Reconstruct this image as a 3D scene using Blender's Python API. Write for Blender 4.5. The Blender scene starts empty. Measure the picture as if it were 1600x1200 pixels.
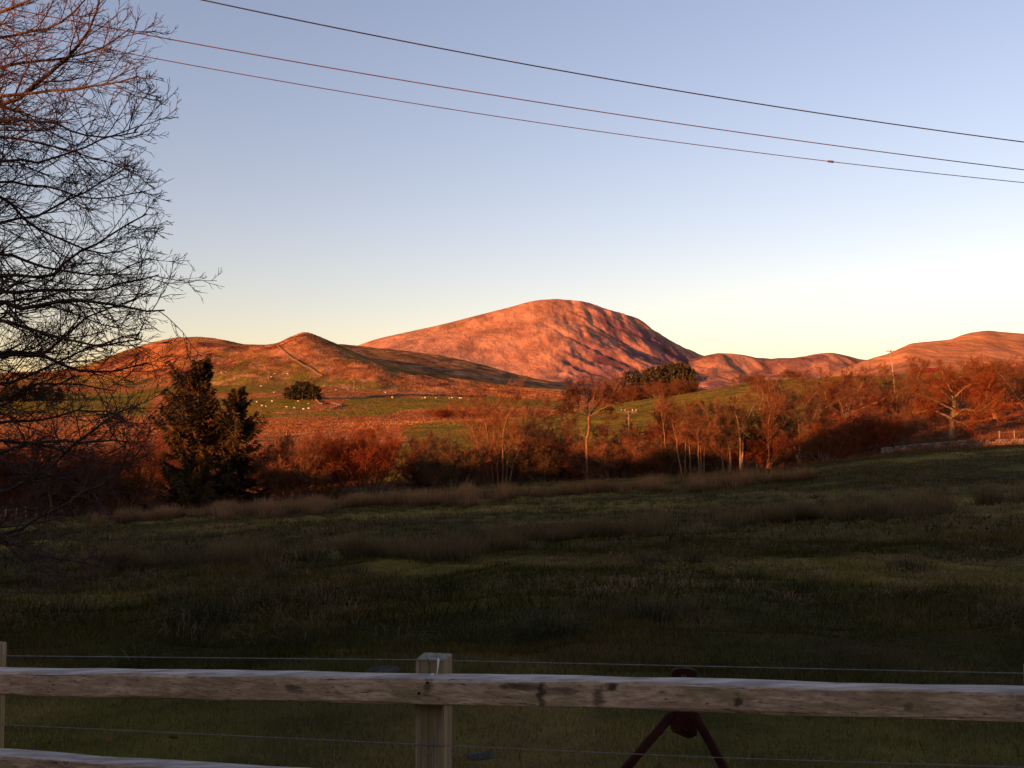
import bpy, bmesh, math
import numpy as np
from mathutils import Vector, Matrix

sc = bpy.context.scene
COL = sc.collection
rad = math.radians

# ------------------------------------------------------------------ camera, sky, sun, exposure
F = 1443.0                      # focal length in pixels of the 1600 px wide photograph
CZ = 1.75
PITCH = math.atan(80 / F)
cam = bpy.data.cameras.new('camera')
cam_o = bpy.data.objects.new('camera', cam)
COL.objects.link(cam_o)
cam.sensor_width = 36
cam.lens = 36 * F / 1600
cam.clip_start = 0.05
cam.clip_end = 20000
cam_o.location = (0, 0, CZ)
cam_o.rotation_euler = (math.pi / 2 + PITCH, 0, 0)
sc.camera = cam_o

SUN_AZ = rad(45)                # light travels forward and to the right
SUN_EL = rad(5.0)
world = bpy.data.worlds.new('World')
sc.world = world
world.use_nodes = True
wn = world.node_tree
bg = wn.nodes['Background']
sky = wn.nodes.new('ShaderNodeTexSky')
sky.sky_type = 'NISHITA'
sky.sun_disc = False
sky.sun_elevation = SUN_EL
sky.sun_rotation = math.pi + SUN_AZ
sky.air_density = 1.1
sky.dust_density = 0.6
sky.ozone_density = 1.0
tint = wn.nodes.new('ShaderNodeMix')          # the camera's white balance
tint.data_type = 'RGBA'
tint.blend_type = 'MULTIPLY'
tint.inputs['Factor'].default_value = 1
tint.inputs['B'].default_value = (1.2, 1.0, 1.22, 1)
wn.links.new(sky.outputs[0], tint.inputs['A'])
wn.links.new(tint.outputs['Result'], bg.inputs[0])
bg.inputs[1].default_value = 0.099

sun = bpy.data.lights.new('sun', 'SUN')
sun.energy = 5.0
sun.angle = rad(0.53)
sun.color = (1.0, 0.35, 0.105)
sun_o = bpy.data.objects.new('sun', sun)
COL.objects.link(sun_o)
SDIR = Vector((math.sin(SUN_AZ) * math.cos(SUN_EL), math.cos(SUN_AZ) * math.cos(SUN_EL), -math.sin(SUN_EL)))
sun_o.rotation_euler = SDIR.to_track_quat('-Z', 'Y').to_euler()

vs = sc.view_settings
vs.view_transform = 'Standard'
vs.look = 'None'
vs.gamma = 1
vs.use_curve_mapping = False
vs.exposure = 1.5

# ------------------------------------------------------------------ helpers
CP, SP = math.cos(PITCH), math.sin(PITCH)


def P(px, py, d):
    """point of the world seen at photograph pixel (px, py), d metres in front of the camera"""
    u, v = (px - 800) / F, (600 - py) / F
    dy = CP - v * SP
    t = d / dy
    return np.array((t * u, d, CZ + t * (SP + v * CP)))


def project(x, y, z):
    h = z - CZ
    dep = y * CP + h * SP
    return 800 + F * x / dep, 600 - F * (h * CP - y * SP) / dep


_tab = np.random.default_rng(5).random((256, 256))


def vnoise(x, y):
    xi, yi = np.floor(x).astype(int), np.floor(y).astype(int)
    a, b = x - xi, y - yi
    a, b = a * a * (3 - 2 * a), b * b * (3 - 2 * b)
    x0, x1, y0, y1 = xi % 256, (xi + 1) % 256, yi % 256, (yi + 1) % 256
    return (_tab[x0, y0] * (1 - a) + _tab[x1, y0] * a) * (1 - b) + (_tab[x0, y1] * (1 - a) + _tab[x1, y1] * a) * b


def fbm(x, y, oct=4, gain=0.5):
    s, a, t = 0, 1.0, 0
    for i in range(oct):
        s = s + a * (vnoise(x * 2 ** i + 17.3 * i, y * 2 ** i + 9.1 * i) - 0.5)
        t += a
        a *= gain
    return 2 * s / t


def sstep(a, b, x):
    t = np.clip((x - a) / (b - a), 0, 1)
    return t * t * (3 - 2 * t)


def tag(o, label=None, cat=None, group=None, kind=None):
    if label:
        o['label'] = label
    if cat:
        o['category'] = cat
    if group:
        o['group'] = group
    if kind:
        o['kind'] = kind
    return o


def link(name, data, mat=None, parent=None, loc=None):
    o = bpy.data.objects.new(name, data)
    COL.objects.link(o)
    if mat is not None and data is not None and len(data.materials) == 0:
        data.materials.append(mat)
    if parent is not None:
        o.parent = parent
    if loc is not None:
        o.location = loc
    return o


def empty(name, loc=(0, 0, 0), rz=0):
    o = link(name, None)
    o.location = loc
    o.rotation_euler.z = rz
    o.empty_display_size = 0.2
    return o


def np_mesh(name, V, Fc, smooth=False, colors=None):
    """mesh from numpy vertices and a face array, or a list of face arrays"""
    me = bpy.data.meshes.new(name)
    V = np.asarray(V, np.float32)
    fl = Fc if isinstance(Fc, list) else [Fc]
    fl = [np.asarray(f, np.int32) for f in fl if len(f)]
    nl = sum(f.size for f in fl)
    npol = sum(len(f) for f in fl)
    me.vertices.add(len(V))
    me.vertices.foreach_set('co', V.ravel())
    me.loops.add(nl)
    me.loops.foreach_set('vertex_index', np.concatenate([f.ravel() for f in fl]))
    me.polygons.add(npol)
    tot = np.concatenate([np.full(len(f), f.shape[1], np.int32) for f in fl])
    me.polygons.foreach_set('loop_start', np.concatenate([[0], np.cumsum(tot)[:-1]]).astype(np.int32))
    me.polygons.foreach_set('loop_total', tot)
    if smooth:
        me.polygons.foreach_set('use_smooth', np.ones(npol, bool))
    me.update(calc_edges=True)
    if colors is not None:
        at = me.color_attributes.new('cover', 'FLOAT_COLOR', 'POINT')
        c = np.ones((len(V), 4), np.float32)
        c[:, :3] = colors
        at.data.foreach_set('color', c.ravel())
    return me


class MB:
    """collects boxes, tubes and prisms into one mesh"""

    def __init__(self):
        self.bm = bmesh.new()

    def box(self, c, size, rot=None, bevel=0):
        r = bmesh.ops.create_cube(self.bm, size=1)['verts']
        for v in r:
            v.co = Vector((v.co.x * size[0], v.co.y * size[1], v.co.z * size[2]))
        if bevel:
            es = list({e for v in r for e in v.link_edges})
            b = bmesh.ops.bevel(self.bm, geom=es, offset=bevel, segments=2, affect='EDGES', profile=0.6)
            r = list({v for f in b['faces'] for v in f.verts} | {v for v in r if v.is_valid})
        M = rot if rot is not None else Matrix.Identity(3)
        for v in r:
            v.co = M @ v.co + Vector(c)
        return self

    def tube(self, pts, rs, n=8, cap=True):
        pts = [Vector(p) for p in pts]
        rs = [rs] * len(pts) if not hasattr(rs, '__len__') else rs
        rings = []
        ref = None
        for i, p in enumerate(pts):
            t = (pts[min(i + 1, len(pts) - 1)] - pts[max(i - 1, 0)]).normalized()
            if ref is None:
                ref = t.orthogonal().normalized()
            a = (ref - t * ref.dot(t)).normalized()
            ref = a
            b = t.cross(a)
            rings.append([self.bm.verts.new(p + rs[i] * (a * math.cos(2 * math.pi * k / n) + b * math.sin(2 * math.pi * k / n))) for k in range(n)])
        for r0, r1 in zip(rings, rings[1:]):
            for k in range(n):
                self.bm.faces.new((r0[k], r0[(k + 1) % n], r1[(k + 1) % n], r1[k]))
        if cap:
            self.bm.faces.new(rings[0][::-1])
            self.bm.faces.new(rings[-1])
        return self

    def prism(self, outline, t, M):
        """outline in the XZ plane, thickness t in Y, holes not supported"""
        a = [self.bm.verts.new(M @ Vector((x, -t / 2, z))) for x, z in outline]
        b = [self.bm.verts.new(M @ Vector((x, t / 2, z))) for x, z in outline]
        n = len(a)
        self.bm.faces.new(a)
        self.bm.faces.new(b[::-1])
        for k in range(n):
            self.bm.faces.new((a[k], b[k], b[(k + 1) % n], a[(k + 1) % n]))
        return self

    def mesh(self, name, smooth=False):
        me = bpy.data.meshes.new(name)
        bmesh.ops.recalc_face_normals(self.bm, faces=self.bm.faces)
        self.bm.to_mesh(me)
        self.bm.free()
        if smooth:
            for p in me.polygons:
                p.use_smooth = True
        return me

    def build(self, name, mat, parent=None, smooth=False, loc=None):
        return link(name, self.mesh(name, smooth), mat, parent, loc)


# ------------------------------------------------------------------ materials
MATS = {}


def material(name, col=(0.2, 0.2, 0.2), col2=None, scale=5.0, detail=6, rough=0.85, bump=0.0, bscale=None, attr=None,
             stretch=(1, 1, 1), spec=0.03, bdist=0.02, lo=0.35, hi=0.65, sheen=0.0, coords='Object', vary=None):
    m = bpy.data.materials.new(name)
    MATS[name] = m
    m.use_nodes = True
    nt = m.node_tree
    b = nt.nodes['Principled BSDF']
    b.inputs['Roughness'].default_value = rough
    b.inputs['Specular IOR Level'].default_value = spec
    if sheen:
        b.inputs['Sheen Weight'].default_value = sheen
        b.inputs['Sheen Roughness'].default_value = 0.6
    tc = nt.nodes.new('ShaderNodeTexCoord')
    mp = nt.nodes.new('ShaderNodeMapping')
    mp.inputs['Scale'].default_value = stretch
    nt.links.new(tc.outputs[coords], mp.inputs[0])
    nz = nt.nodes.new('ShaderNodeTexNoise')
    nz.inputs['Scale'].default_value = scale
    nz.inputs['Detail'].default_value = detail
    nz.inputs['Roughness'].default_value = 0.6
    nt.links.new(mp.outputs[0], nz.inputs['Vector'])
    rp = nt.nodes.new('ShaderNodeMapRange')
    rp.inputs['From Min'].default_value = lo
    rp.inputs['From Max'].default_value = hi
    nt.links.new(nz.outputs['Fac'], rp.inputs['Value'])
    mx = nt.nodes.new('ShaderNodeMix')
    mx.data_type = 'RGBA'
    nt.links.new(rp.outputs[0], mx.inputs['Factor'])
    if attr:
        at = nt.nodes.new('ShaderNodeAttribute')
        at.attribute_name = attr
        g1 = nt.nodes.new('ShaderNodeMix')
        g1.data_type = 'RGBA'
        g1.blend_type = 'MULTIPLY'
        g1.inputs['Factor'].default_value = 1
        nt.links.new(at.outputs['Color'], g1.inputs['A'])
        mx.inputs['A'].default_value = (*col, 1)
        mx.inputs['B'].default_value = (*(col2 or col), 1)
        nt.links.new(mx.outputs['Result'], g1.inputs['B'])
        out = g1.outputs['Result']
    else:
        mx.inputs['A'].default_value = (*col, 1)
        mx.inputs['B'].default_value = (*(col2 or col), 1)
        out = mx.outputs['Result']
    if vary:
        oi = nt.nodes.new('ShaderNodeObjectInfo')
        mr = nt.nodes.new('ShaderNodeMapRange')
        mr.inputs['To Min'].default_value = 1 - vary
        mr.inputs['To Max'].default_value = 1 + vary
        nt.links.new(oi.outputs['Random'], mr.inputs['Value'])
        hv = nt.nodes.new('ShaderNodeHueSaturation')
        nt.links.new(mr.outputs[0], hv.inputs['Value'])
        m2 = nt.nodes.new('ShaderNodeMath')
        m2.operation = 'MULTIPLY'
        m2.inputs[1].default_value = 7.31
        nt.links.new(oi.outputs['Random'], m2.inputs[0])
        m3 = nt.nodes.new('ShaderNodeMath')
        m3.operation = 'FRACT'
        nt.links.new(m2.outputs[0], m3.inputs[0])
        m4 = nt.nodes.new('ShaderNodeMapRange')
        m4.inputs['To Min'].default_value = 0.84
        m4.inputs['To Max'].default_value = 1.08
        nt.links.new(m3.outputs[0], m4.inputs['Value'])
        nt.links.new(m4.outputs[0], hv.inputs['Saturation'])
        m5 = nt.nodes.new('ShaderNodeMapRange')
        m5.inputs['To Min'].default_value = 0.51
        m5.inputs['To Max'].default_value = 0.495
        nt.links.new(m3.outputs[0], m5.inputs['Value'])
        nt.links.new(m5.outputs[0], hv.inputs['Hue'])
        nt.links.new(out, hv.inputs['Color'])
        out = hv.outputs['Color']
    nt.links.new(out, b.inputs['Base Color'])
    if bump:
        bn = nt.nodes.new('ShaderNodeTexNoise')
        bn.inputs['Scale'].default_value = bscale or scale * 3
        bn.inputs['Detail'].default_value = 8
        bn.inputs['Roughness'].default_value = 0.65
        nt.links.new(mp.outputs[0], bn.inputs['Vector'])
        bp = nt.nodes.new('ShaderNodeBump')
        bp.inputs['Strength'].default_value = bump
        bp.inputs['Distance'].default_value = bdist
        nt.links.new(bn.outputs['Fac'], bp.inputs['Height'])
        nt.links.new(bp.outputs[0], b.inputs['Normal'])
    return m


M_FIELD = material('field_turf', (0.6, 0.6, 0.55), (1.35, 1.3, 1.2), 1.2, 8, 0.95, 0.9, 5.0, attr='cover', bdist=0.12)
M_VALLEY = material('valley_land', (0.55, 0.55, 0.55), (1.4, 1.4, 1.4), 0.22, 9, 0.95, 1.0, 0.5, attr='cover', bdist=1.2)
M_HILL = material('hill_moor', (0.5, 0.5, 0.5), (1.45, 1.45, 1.45), 0.05, 10, 0.95, 1.0, 0.14, stretch=(1, 0.35, 1), attr='cover', bdist=3.0)
M_MOUNT = material('mountain_moor', (0.6, 0.58, 0.6), (1.35, 1.35, 1.3), 0.016, 11, 0.95, 1.0, 0.035, stretch=(1, 0.35, 1), attr='cover', bdist=9.0)
M_EARTH = material('far_earth', (0.06, 0.05, 0.03), (0.1, 0.09, 0.05), 0.02, 6, 0.95)
M_BARK = material('bark', (0.09, 0.065, 0.045), (0.22, 0.16, 0.11), 6, 6, 0.9, 0.6, 14, stretch=(1, 1, 0.25), vary=0.15)
M_OAKBARK = material('oak_bark', (0.09, 0.057, 0.028), (0.2, 0.128, 0.064), 4, 6, 0.9, 0.7, 9, stretch=(1, 1, 0.3))
M_PALEBARK = material('pale_bark', (0.075, 0.044, 0.025), (0.18, 0.105, 0.055), 5, 6, 0.9, 0.4, 12, stretch=(1, 1, 0.3))
M_TWIG = material('red_brown_twigs', (0.09, 0.036, 0.016), (0.165, 0.068, 0.03), 0.8, 4, 0.85, vary=0.25)
M_TWIG_RED = material('russet_twigs', (0.085, 0.025, 0.011), (0.145, 0.045, 0.019), 0.7, 4, 0.85, vary=0.25)
M_TWIG_GREY = material('olive_twigs', (0.06, 0.034, 0.016), (0.115, 0.065, 0.03), 0.7, 4, 0.85, vary=0.25)
M_NEARBARK = material('near_tree_bark', (0.04, 0.03, 0.026), (0.1, 0.07, 0.06), 9, 6, 0.85, 0.5, 30)
M_NEARTWIG = material('near_tree_twigs', (0.045, 0.028, 0.024), (0.095, 0.056, 0.046), 5, 4, 0.8)
M_NEEDLE = material('spruce_needles', (0.024, 0.024, 0.01), (0.08, 0.046, 0.018), 0.5, 5, 0.8, vary=0.1)
M_NEEDLE_D = material('dark_pine_needles', (0.03, 0.032, 0.015), (0.07, 0.055, 0.026), 0.3, 5, 0.8, vary=0.15)
M_RUSH = material('rush_blades', (0.7, 0.7, 0.7), (1.25, 1.2, 1.15), 0.35, 5, 0.85, attr='cover')
M_GRASS = material('grass_blades', (0.6, 0.65, 0.6), (1.3, 1.25, 1.2), 0.5, 6, 0.8, attr='cover')
def wood(name, along, dark, light, grey, marks=()):
    """weathered softwood: grain, knots, algae stains, greyed upper faces; along = axis of the grain"""
    m = bpy.data.materials.new(name)
    MATS[name] = m
    m.use_nodes = True
    nt = m.node_tree
    N, Lk = nt.nodes.new, nt.links.new
    b = nt.nodes['Principled BSDF']
    b.inputs['Roughness'].default_value = 0.85
    b.inputs['Specular IOR Level'].default_value = 0.05
    tc = N('ShaderNodeTexCoord')

    def noise(sc_, detail=5, rough=0.6, off=0.0, src=None):
        mp = N('ShaderNodeMapping')
        mp.inputs['Scale'].default_value = sc_
        mp.inputs['Location'].default_value = (off, off * 0.7, off * 1.3)
        Lk(src or tc.outputs['Object'], mp.inputs[0])
        nz = N('ShaderNodeTexNoise')
        nz.inputs['Scale'].default_value = 1
        nz.inputs['Detail'].default_value = detail
        nz.inputs['Roughness'].default_value = rough
        Lk(mp.outputs[0], nz.inputs['Vector'])
        return nz.outputs['Fac'], nz.outputs['Color'], mp

    def ramp(v, lo, hi, inv=False):
        r = N('ShaderNodeMapRange')
        r.inputs['From Min'].default_value = lo
        r.inputs['From Max'].default_value = hi
        r.interpolation_type = 'SMOOTHSTEP'
        if inv:
            r.inputs['To Min'].default_value, r.inputs['To Max'].default_value = 1, 0
        Lk(v, r.inputs['Value'])
        return r.outputs[0]

    def mix(f, a, c, mul=None):
        x = N('ShaderNodeMix')
        x.data_type = 'RGBA'
        if mul is not None:
            mm = N('ShaderNodeMath')
            mm.operation = 'MULTIPLY'
            Lk(f, mm.inputs[0])
            mm.inputs[1].default_value = mul
            f = mm.outputs[0]
        Lk(f, x.inputs['Factor'])
        for sock, v in (('A', a), ('B', c)):
            if isinstance(v, tuple):
                x.inputs[sock].default_value = (*v, 1)
            else:
                Lk(v, x.inputs[sock])
        return x.outputs['Result']

    def axs(a_, c_):
        return (a_, c_, c_) if along == 'x' else (c_, c_, a_)
    g1, _, _ = noise(axs(2.5, 110), 4)
    g2, _, _ = noise(axs(1.2, 22), 5, off=4)
    col = mix(ramp(g1, 0.32, 0.7), dark, light)
    col = mix(ramp(g2, 0.4, 0.68), col, tuple(v * 0.5 for v in dark), 0.5)
    st, _, _ = noise(axs(4.5, 14), 6, 0.7, off=9)
    col = mix(ramp(st, 0.56, 0.68), col, (0.06, 0.045, 0.032), 0.6)
    cr, _, _ = noise(axs(2.0, 190), 3, off=23)
    col = mix(ramp(cr, 0.6, 0.66), col, (0.05, 0.036, 0.026), 0.75)
    al, _, _ = noise(axs(3.0, 9), 6, 0.65, off=17)
    col = mix(ramp(al, 0.5, 0.66), col, (0.2, 0.165, 0.055), 0.6)
    # knots
    _, dc, _ = noise(axs(8, 12), 3, off=2)
    mpk = N('ShaderNodeMapping')
    mpk.inputs['Scale'].default_value = (6.5, 6.5, 6.5)
    Lk(tc.outputs['Object'], mpk.inputs[0])
    ad = N('ShaderNodeVectorMath')
    ad.operation = 'MULTIPLY_ADD'
    Lk(dc, ad.inputs[0])
    ad.inputs[1].default_value = (0.12, 0.12, 0.12)
    Lk(mpk.outputs[0], ad.inputs[2])
    vo = N('ShaderNodeTexVoronoi')
    vo.inputs['Scale'].default_value = 1
    Lk(ad.outputs[0], vo.inputs['Vector'])
    sc3 = N('ShaderNodeSeparateColor')
    Lk(vo.outputs['Color'], sc3.inputs[0])
    has = ramp(sc3.outputs[0], 0.74, 0.78)
    wv = N('ShaderNodeMath')
    wv.operation = 'SINE'
    wm = N('ShaderNodeMath')
    wm.operation = 'MULTIPLY'
    wm.inputs[1].default_value = 130
    Lk(vo.outputs['Distance'], wm.inputs[0])
    Lk(wm.outputs[0], wv.inputs[0])
    rings = N('ShaderNodeMath')
    rings.operation = 'MULTIPLY'
    Lk(ramp(wv.outputs[0], 0.0, 1.0), rings.inputs[0])
    Lk(ramp(vo.outputs['Distance'], 0.16, 0.34, True), rings.inputs[1])
    def both(a_, c_):
        q = N('ShaderNodeMath')
        q.operation = 'MULTIPLY'
        Lk(a_, q.inputs[0])
        Lk(c_, q.inputs[1])
        return q.outputs[0]
    col = mix(both(rings.outputs[0], has), col, (0.09, 0.055, 0.035), 0.7)
    col = mix(both(ramp(vo.outputs['Distance'], 0.08, 0.13, True), has), col, (0.06, 0.036, 0.024), 0.95)
    for (mx_, mz_), rx_, rz_, strength in marks:      # knots and stains at known places of the board
        mp = N('ShaderNodeMapping')
        mp.inputs['Location'].default_value = (-mx_ / rx_, 0, -mz_ / rz_)
        mp.inputs['Scale'].default_value = (1 / rx_, 0, 1 / rz_)
        Lk(tc.outputs['Object'], mp.inputs[0])
        wob, wcol, _ = noise((22, 60, 60), 6, 0.75, off=mx_ * 7)
        ad2 = N('ShaderNodeVectorMath')
        ad2.operation = 'MULTIPLY_ADD'
        Lk(wcol, ad2.inputs[0])
        ad2.inputs[1].default_value = (3.4, 0, 2.6)
        Lk(mp.outputs[0], ad2.inputs[2])
        sb = N('ShaderNodeVectorMath')
        sb.operation = 'SUBTRACT'
        Lk(ad2.outputs[0], sb.inputs[0])
        sb.inputs[1].default_value = (1.7, 0, 1.3)
        le = N('ShaderNodeVectorMath')
        le.operation = 'LENGTH'
        Lk(sb.outputs[0], le.inputs[0])
        col = mix(ramp(le.outputs['Value'], 0.4, 1.3, True), col, (0.045, 0.03, 0.02), strength)
    ge = N('ShaderNodeNewGeometry')
    sp = N('ShaderNodeSeparateXYZ')
    Lk(ge.outputs['Normal'], sp.inputs[0])
    gw, _, _ = noise(axs(6, 40), 5, off=31)
    gcol = mix(ramp(gw, 0.35, 0.68), tuple(v * 0.45 for v in grey), grey)
    gm = N('ShaderNodeMath')
    gm.operation = 'MULTIPLY'
    Lk(ramp(sp.outputs[2], 0.35, 0.8), gm.inputs[0])
    gm.inputs[1].default_value = 0.85
    col = mix(gm.outputs[0], col, gcol)
    Lk(col, b.inputs['Base Color'])
    bp = N('ShaderNodeBump')
    bp.inputs['Strength'].default_value = 0.6
    bp.inputs['Distance'].default_value = 0.004
    Lk(g1, bp.inputs['Height'])
    Lk(bp.outputs[0], b.inputs['Normal'])
    return m


def on_rail(px_, py_):
    d_ = 2.55 / (1 + 0.2 * (px_ - 800) / F)
    w_ = P(px_, py_, d_)
    return (w_[0] + 0.23, w_[2])


M_RAIL = wood('weathered_rail_wood', 'x', (0.42, 0.27, 0.16), (0.7, 0.5, 0.32), (0.6, 0.53, 0.47),
              [(on_rail(845, 1082), 0.012, 0.035, 0.9), (on_rail(815, 1072), 0.05, 0.012, 0.75), (on_rail(935, 1088), 0.018, 0.03, 0.7), (on_rail(955, 1072), 0.02, 0.014, 0.9), (on_rail(1152, 1096), 0.013, 0.012, 0.85),
               (on_rail(668, 1070), 0.014, 0.03, 0.7), (on_rail(460, 1075), 0.03, 0.012, 0.7), (on_rail(880, 1078), 0.05, 0.012, 0.5), (on_rail(300, 1055), 0.02, 0.006, 0.6), (on_rail(1420, 1105), 0.012, 0.012, 0.6)])
M_POST = wood('weathered_post_wood', 'z', (0.17, 0.125, 0.07), (0.36, 0.27, 0.175), (0.3, 0.28, 0.2))
M_WIRE = material('galvanised_wire', (0.12, 0.12, 0.115), (0.2, 0.2, 0.19), 40, 2, 0.45, spec=0.5)
M_CABLE = material('overhead_cable', (0.025, 0.024, 0.028), (0.05, 0.045, 0.05), 3, 2, 0.6)
M_CABLE2 = material('copper_cable', (0.09, 0.055, 0.045), (0.14, 0.085, 0.07), 3, 2, 0.6)
M_REDIRON = material('red_painted_iron', (0.022, 0.005, 0.004), (0.05, 0.013, 0.009), 12, 6, 0.75, 0.3, 60, bdist=0.003, spec=0.08)
M_POLE = material('pole_wood', (0.17, 0.125, 0.085), (0.28, 0.21, 0.15), 2, 5, 0.85)
M_INSUL = material('porcelain', (0.6, 0.56, 0.5), (0.7, 0.66, 0.6), 2, 2, 0.35, spec=0.5)
M_STONE = material('wall_stone', (0.07, 0.05, 0.042), (0.2, 0.145, 0.115), 1.3, 6, 0.9, 0.6, 8)
M_ROCK = material('field_rock', (0.03, 0.029, 0.024), (0.085, 0.08, 0.068), 6, 8, 0.9, 0.7, 20)
M_SHEEP = material('fleece', (0.5, 0.44, 0.37), (0.64, 0.58, 0.5), 6, 5, 0.95, 0.5, 20)
M_ROOF = material('red_sheet_roof', (0.11, 0.012, 0.01), (0.17, 0.022, 0.015), 1.0, 5, 0.55)
M_BARNWALL = material('barn_wall', (0.09, 0.075, 0.06), (0.16, 0.13, 0.11), 1.2, 5, 0.9, 0.4, 6)
M_LEAF = material('dead_leaf', (0.1, 0.045, 0.02), (0.17, 0.085, 0.04), 30, 3, 0.8)
M_WHITE = material('white_cord', (0.7, 0.7, 0.68), (0.8, 0.8, 0.78), 20, 2, 0.6)
M_FPOST = material('stake_wood', (0.14, 0.11, 0.08), (0.24, 0.19, 0.14), 3, 4, 0.85)


# ------------------------------------------------------------------ terrain sheets
def pchip_cols(xl, yl, xq):
    """monotone cubic interpolation down each column; xl, yl (L, C), xq (R, C)"""
    h = np.diff(xl, axis=0)
    dl = np.diff(yl, axis=0) / h
    m = np.zeros_like(yl)
    w1, w2 = 2 * h[1:] + h[:-1], h[1:] + 2 * h[:-1]
    same = dl[1:] * dl[:-1] > 0
    with np.errstate(divide='ignore', invalid='ignore'):
        hm = (w1 + w2) / (w1 / dl[:-1] + w2 / dl[1:])
    m[1:-1] = np.where(same, hm, 0)
    m[0], m[-1] = dl[0], dl[-1]
    out = np.empty_like(xq)
    idx = (xq[:, None, :] >= xl[None, 1:-1, :]).sum(1)
    c = np.arange(xl.shape[1])[None, :]
    x0, x1, y0, y1 = xl[idx, c], xl[idx + 1, c], yl[idx, c], yl[idx + 1, c]
    hh = x1 - x0
    t = np.clip((xq - x0) / hh, 0, 1)
    out = (2 * t**3 - 3 * t**2 + 1) * y0 + (t**3 - 2 * t**2 + t) * hh * m[idx, c] + (-2 * t**3 + 3 * t**2) * y1 + (t**3 - t**2) * hh * m[idx + 1, c]
    return out


class Sheet:
    """ground sheet given by lines of the land at known distances; K = x / y, D = y"""

    def __init__(self, layers, k0, k1, nc, rows, noise):
        self.K = np.linspace(k0, k1, nc)
        self.D = np.asarray(rows, float)
        xl, yl = [], []
        for dep, pts in layers:
            pts = np.array(pts, float)
            px, py = pts[:, 0], pts[:, 1]
            dd = pts[:, 2] if pts.shape[1] > 2 else np.full(len(px), float(dep))
            W = np.array([P(a, b, c) for a, b, c in zip(px, py, dd)])
            k = W[:, 0] / W[:, 1]
            q = np.clip(self.K, k[0], k[-1])[:, None]
            e = W[:, 2] / W[:, 1]                      # height per metre of distance: smooth in view and in the world
            nodes = k[:, None]
            yl.append(pchip_cols(nodes, W[:, 2][:, None], q)[:, 0])
            xl.append(np.interp(q[:, 0], k, dd))
        self.Z = pchip_cols(np.array(xl), np.array(yl), np.repeat(self.D[:, None], nc, 1))
        X = self.K[None, :] * self.D[:, None]
        Y = np.repeat(self.D[:, None], nc, 1)
        self.X, self.Y = X, Y
        self.Z = self.Z + noise(X, Y, self.Z)
        self.PX, self.PY = project(X, Y, self.Z)

    def z(self, x, y):
        k = np.clip(np.interp(x / y, self.K, np.arange(len(self.K))), 0, len(self.K) - 1.001)
        r = np.clip(np.interp(y, self.D, np.arange(len(self.D))), 0, len(self.D) - 1.001)
        k0, r0 = np.floor(k).astype(int), np.floor(r).astype(int)
        a, b = k - k0, r - r0
        Z = self.Z
        return (Z[r0, k0] * (1 - a) + Z[r0, k0 + 1] * a) * (1 - b) + (Z[r0 + 1, k0] * (1 - a) + Z[r0 + 1, k0 + 1] * a) * b

    def build(self, name, mat, colors):
        R, C = self.Z.shape
        V = np.stack([self.X, self.Y, self.Z], -1).reshape(-1, 3)
        i = np.arange((R - 1) * C).reshape(R - 1, C)[:, :-1].ravel()
        Fc = np.stack([i, i + 1, i + C + 1, i + C], -1)
        o = link(name, np_mesh(name, V, Fc, True, colors.reshape(-1, 3)), mat)
        return tag(o, kind='structure')


def in_poly(px, py, poly):
    poly = np.array(poly, float)
    ins = np.zeros(px.shape, bool)
    j = len(poly) - 1
    for i in range(len(poly)):
        xi, yi, xj, yj = *poly[i], *poly[j]
        c = (yi > py) != (yj > py)
        with np.errstate(divide='ignore', invalid='ignore'):
            ins ^= c & (px < (xj - xi) * (py - yi) / (yj - yi) + xi)
        j = i
    return ins


def mixc(c, w, col):
    return c * (1 - w[..., None]) + np.array(col)[None, None, :] * w[..., None]


EDGE = [(-700, 850), (-200, 828), (0, 815), (250, 800), (450, 786), (600, 774), (800, 758), (1000, 748), (1200, 736), (1300, 722), (1450, 705), (1600, 698), (2300, 680)]
field = Sheet([
    (0.4, [(-9000, 6190), (10000, 6190)]),
    (5.0, [(-700, 1200), (0, 1206), (800, 1202), (1600, 1196), (2300, 1190)]),
    (12, [(-700, 1005), (0, 985), (800, 955), (1600, 938), (2300, 925)]),
    (25, [(-700, 930), (0, 905), (800, 866), (1600, 836), (2300, 815)]),
    (50, [(-700, 880), (0, 848), (400, 826), (800, 803), (1200, 782), (1600, 752), (2300, 725)]),
    (93, EDGE),
    (101, [(p, y + 1.5) for p, y in EDGE]),
], -1.1, 1.1, 310, np.concatenate([[0.4, 1.0, 1.8], np.geomspace(2.4, 101, 210)]),
    lambda X, Y, Z: (0.16 * fbm(X / 5, Y / 5, 4) + 0.20 * fbm(X / 1.6 + 40, Y / 1.6, 3)) * sstep(2.5, 9, Y) * (1 - 0.5 * sstep(70, 93, Y)))
# flat near the feet
wn_ = sstep(1.5, 5, field.Y)
field.Z = field.Z * wn_ + (1 - wn_) * -0.03

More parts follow.
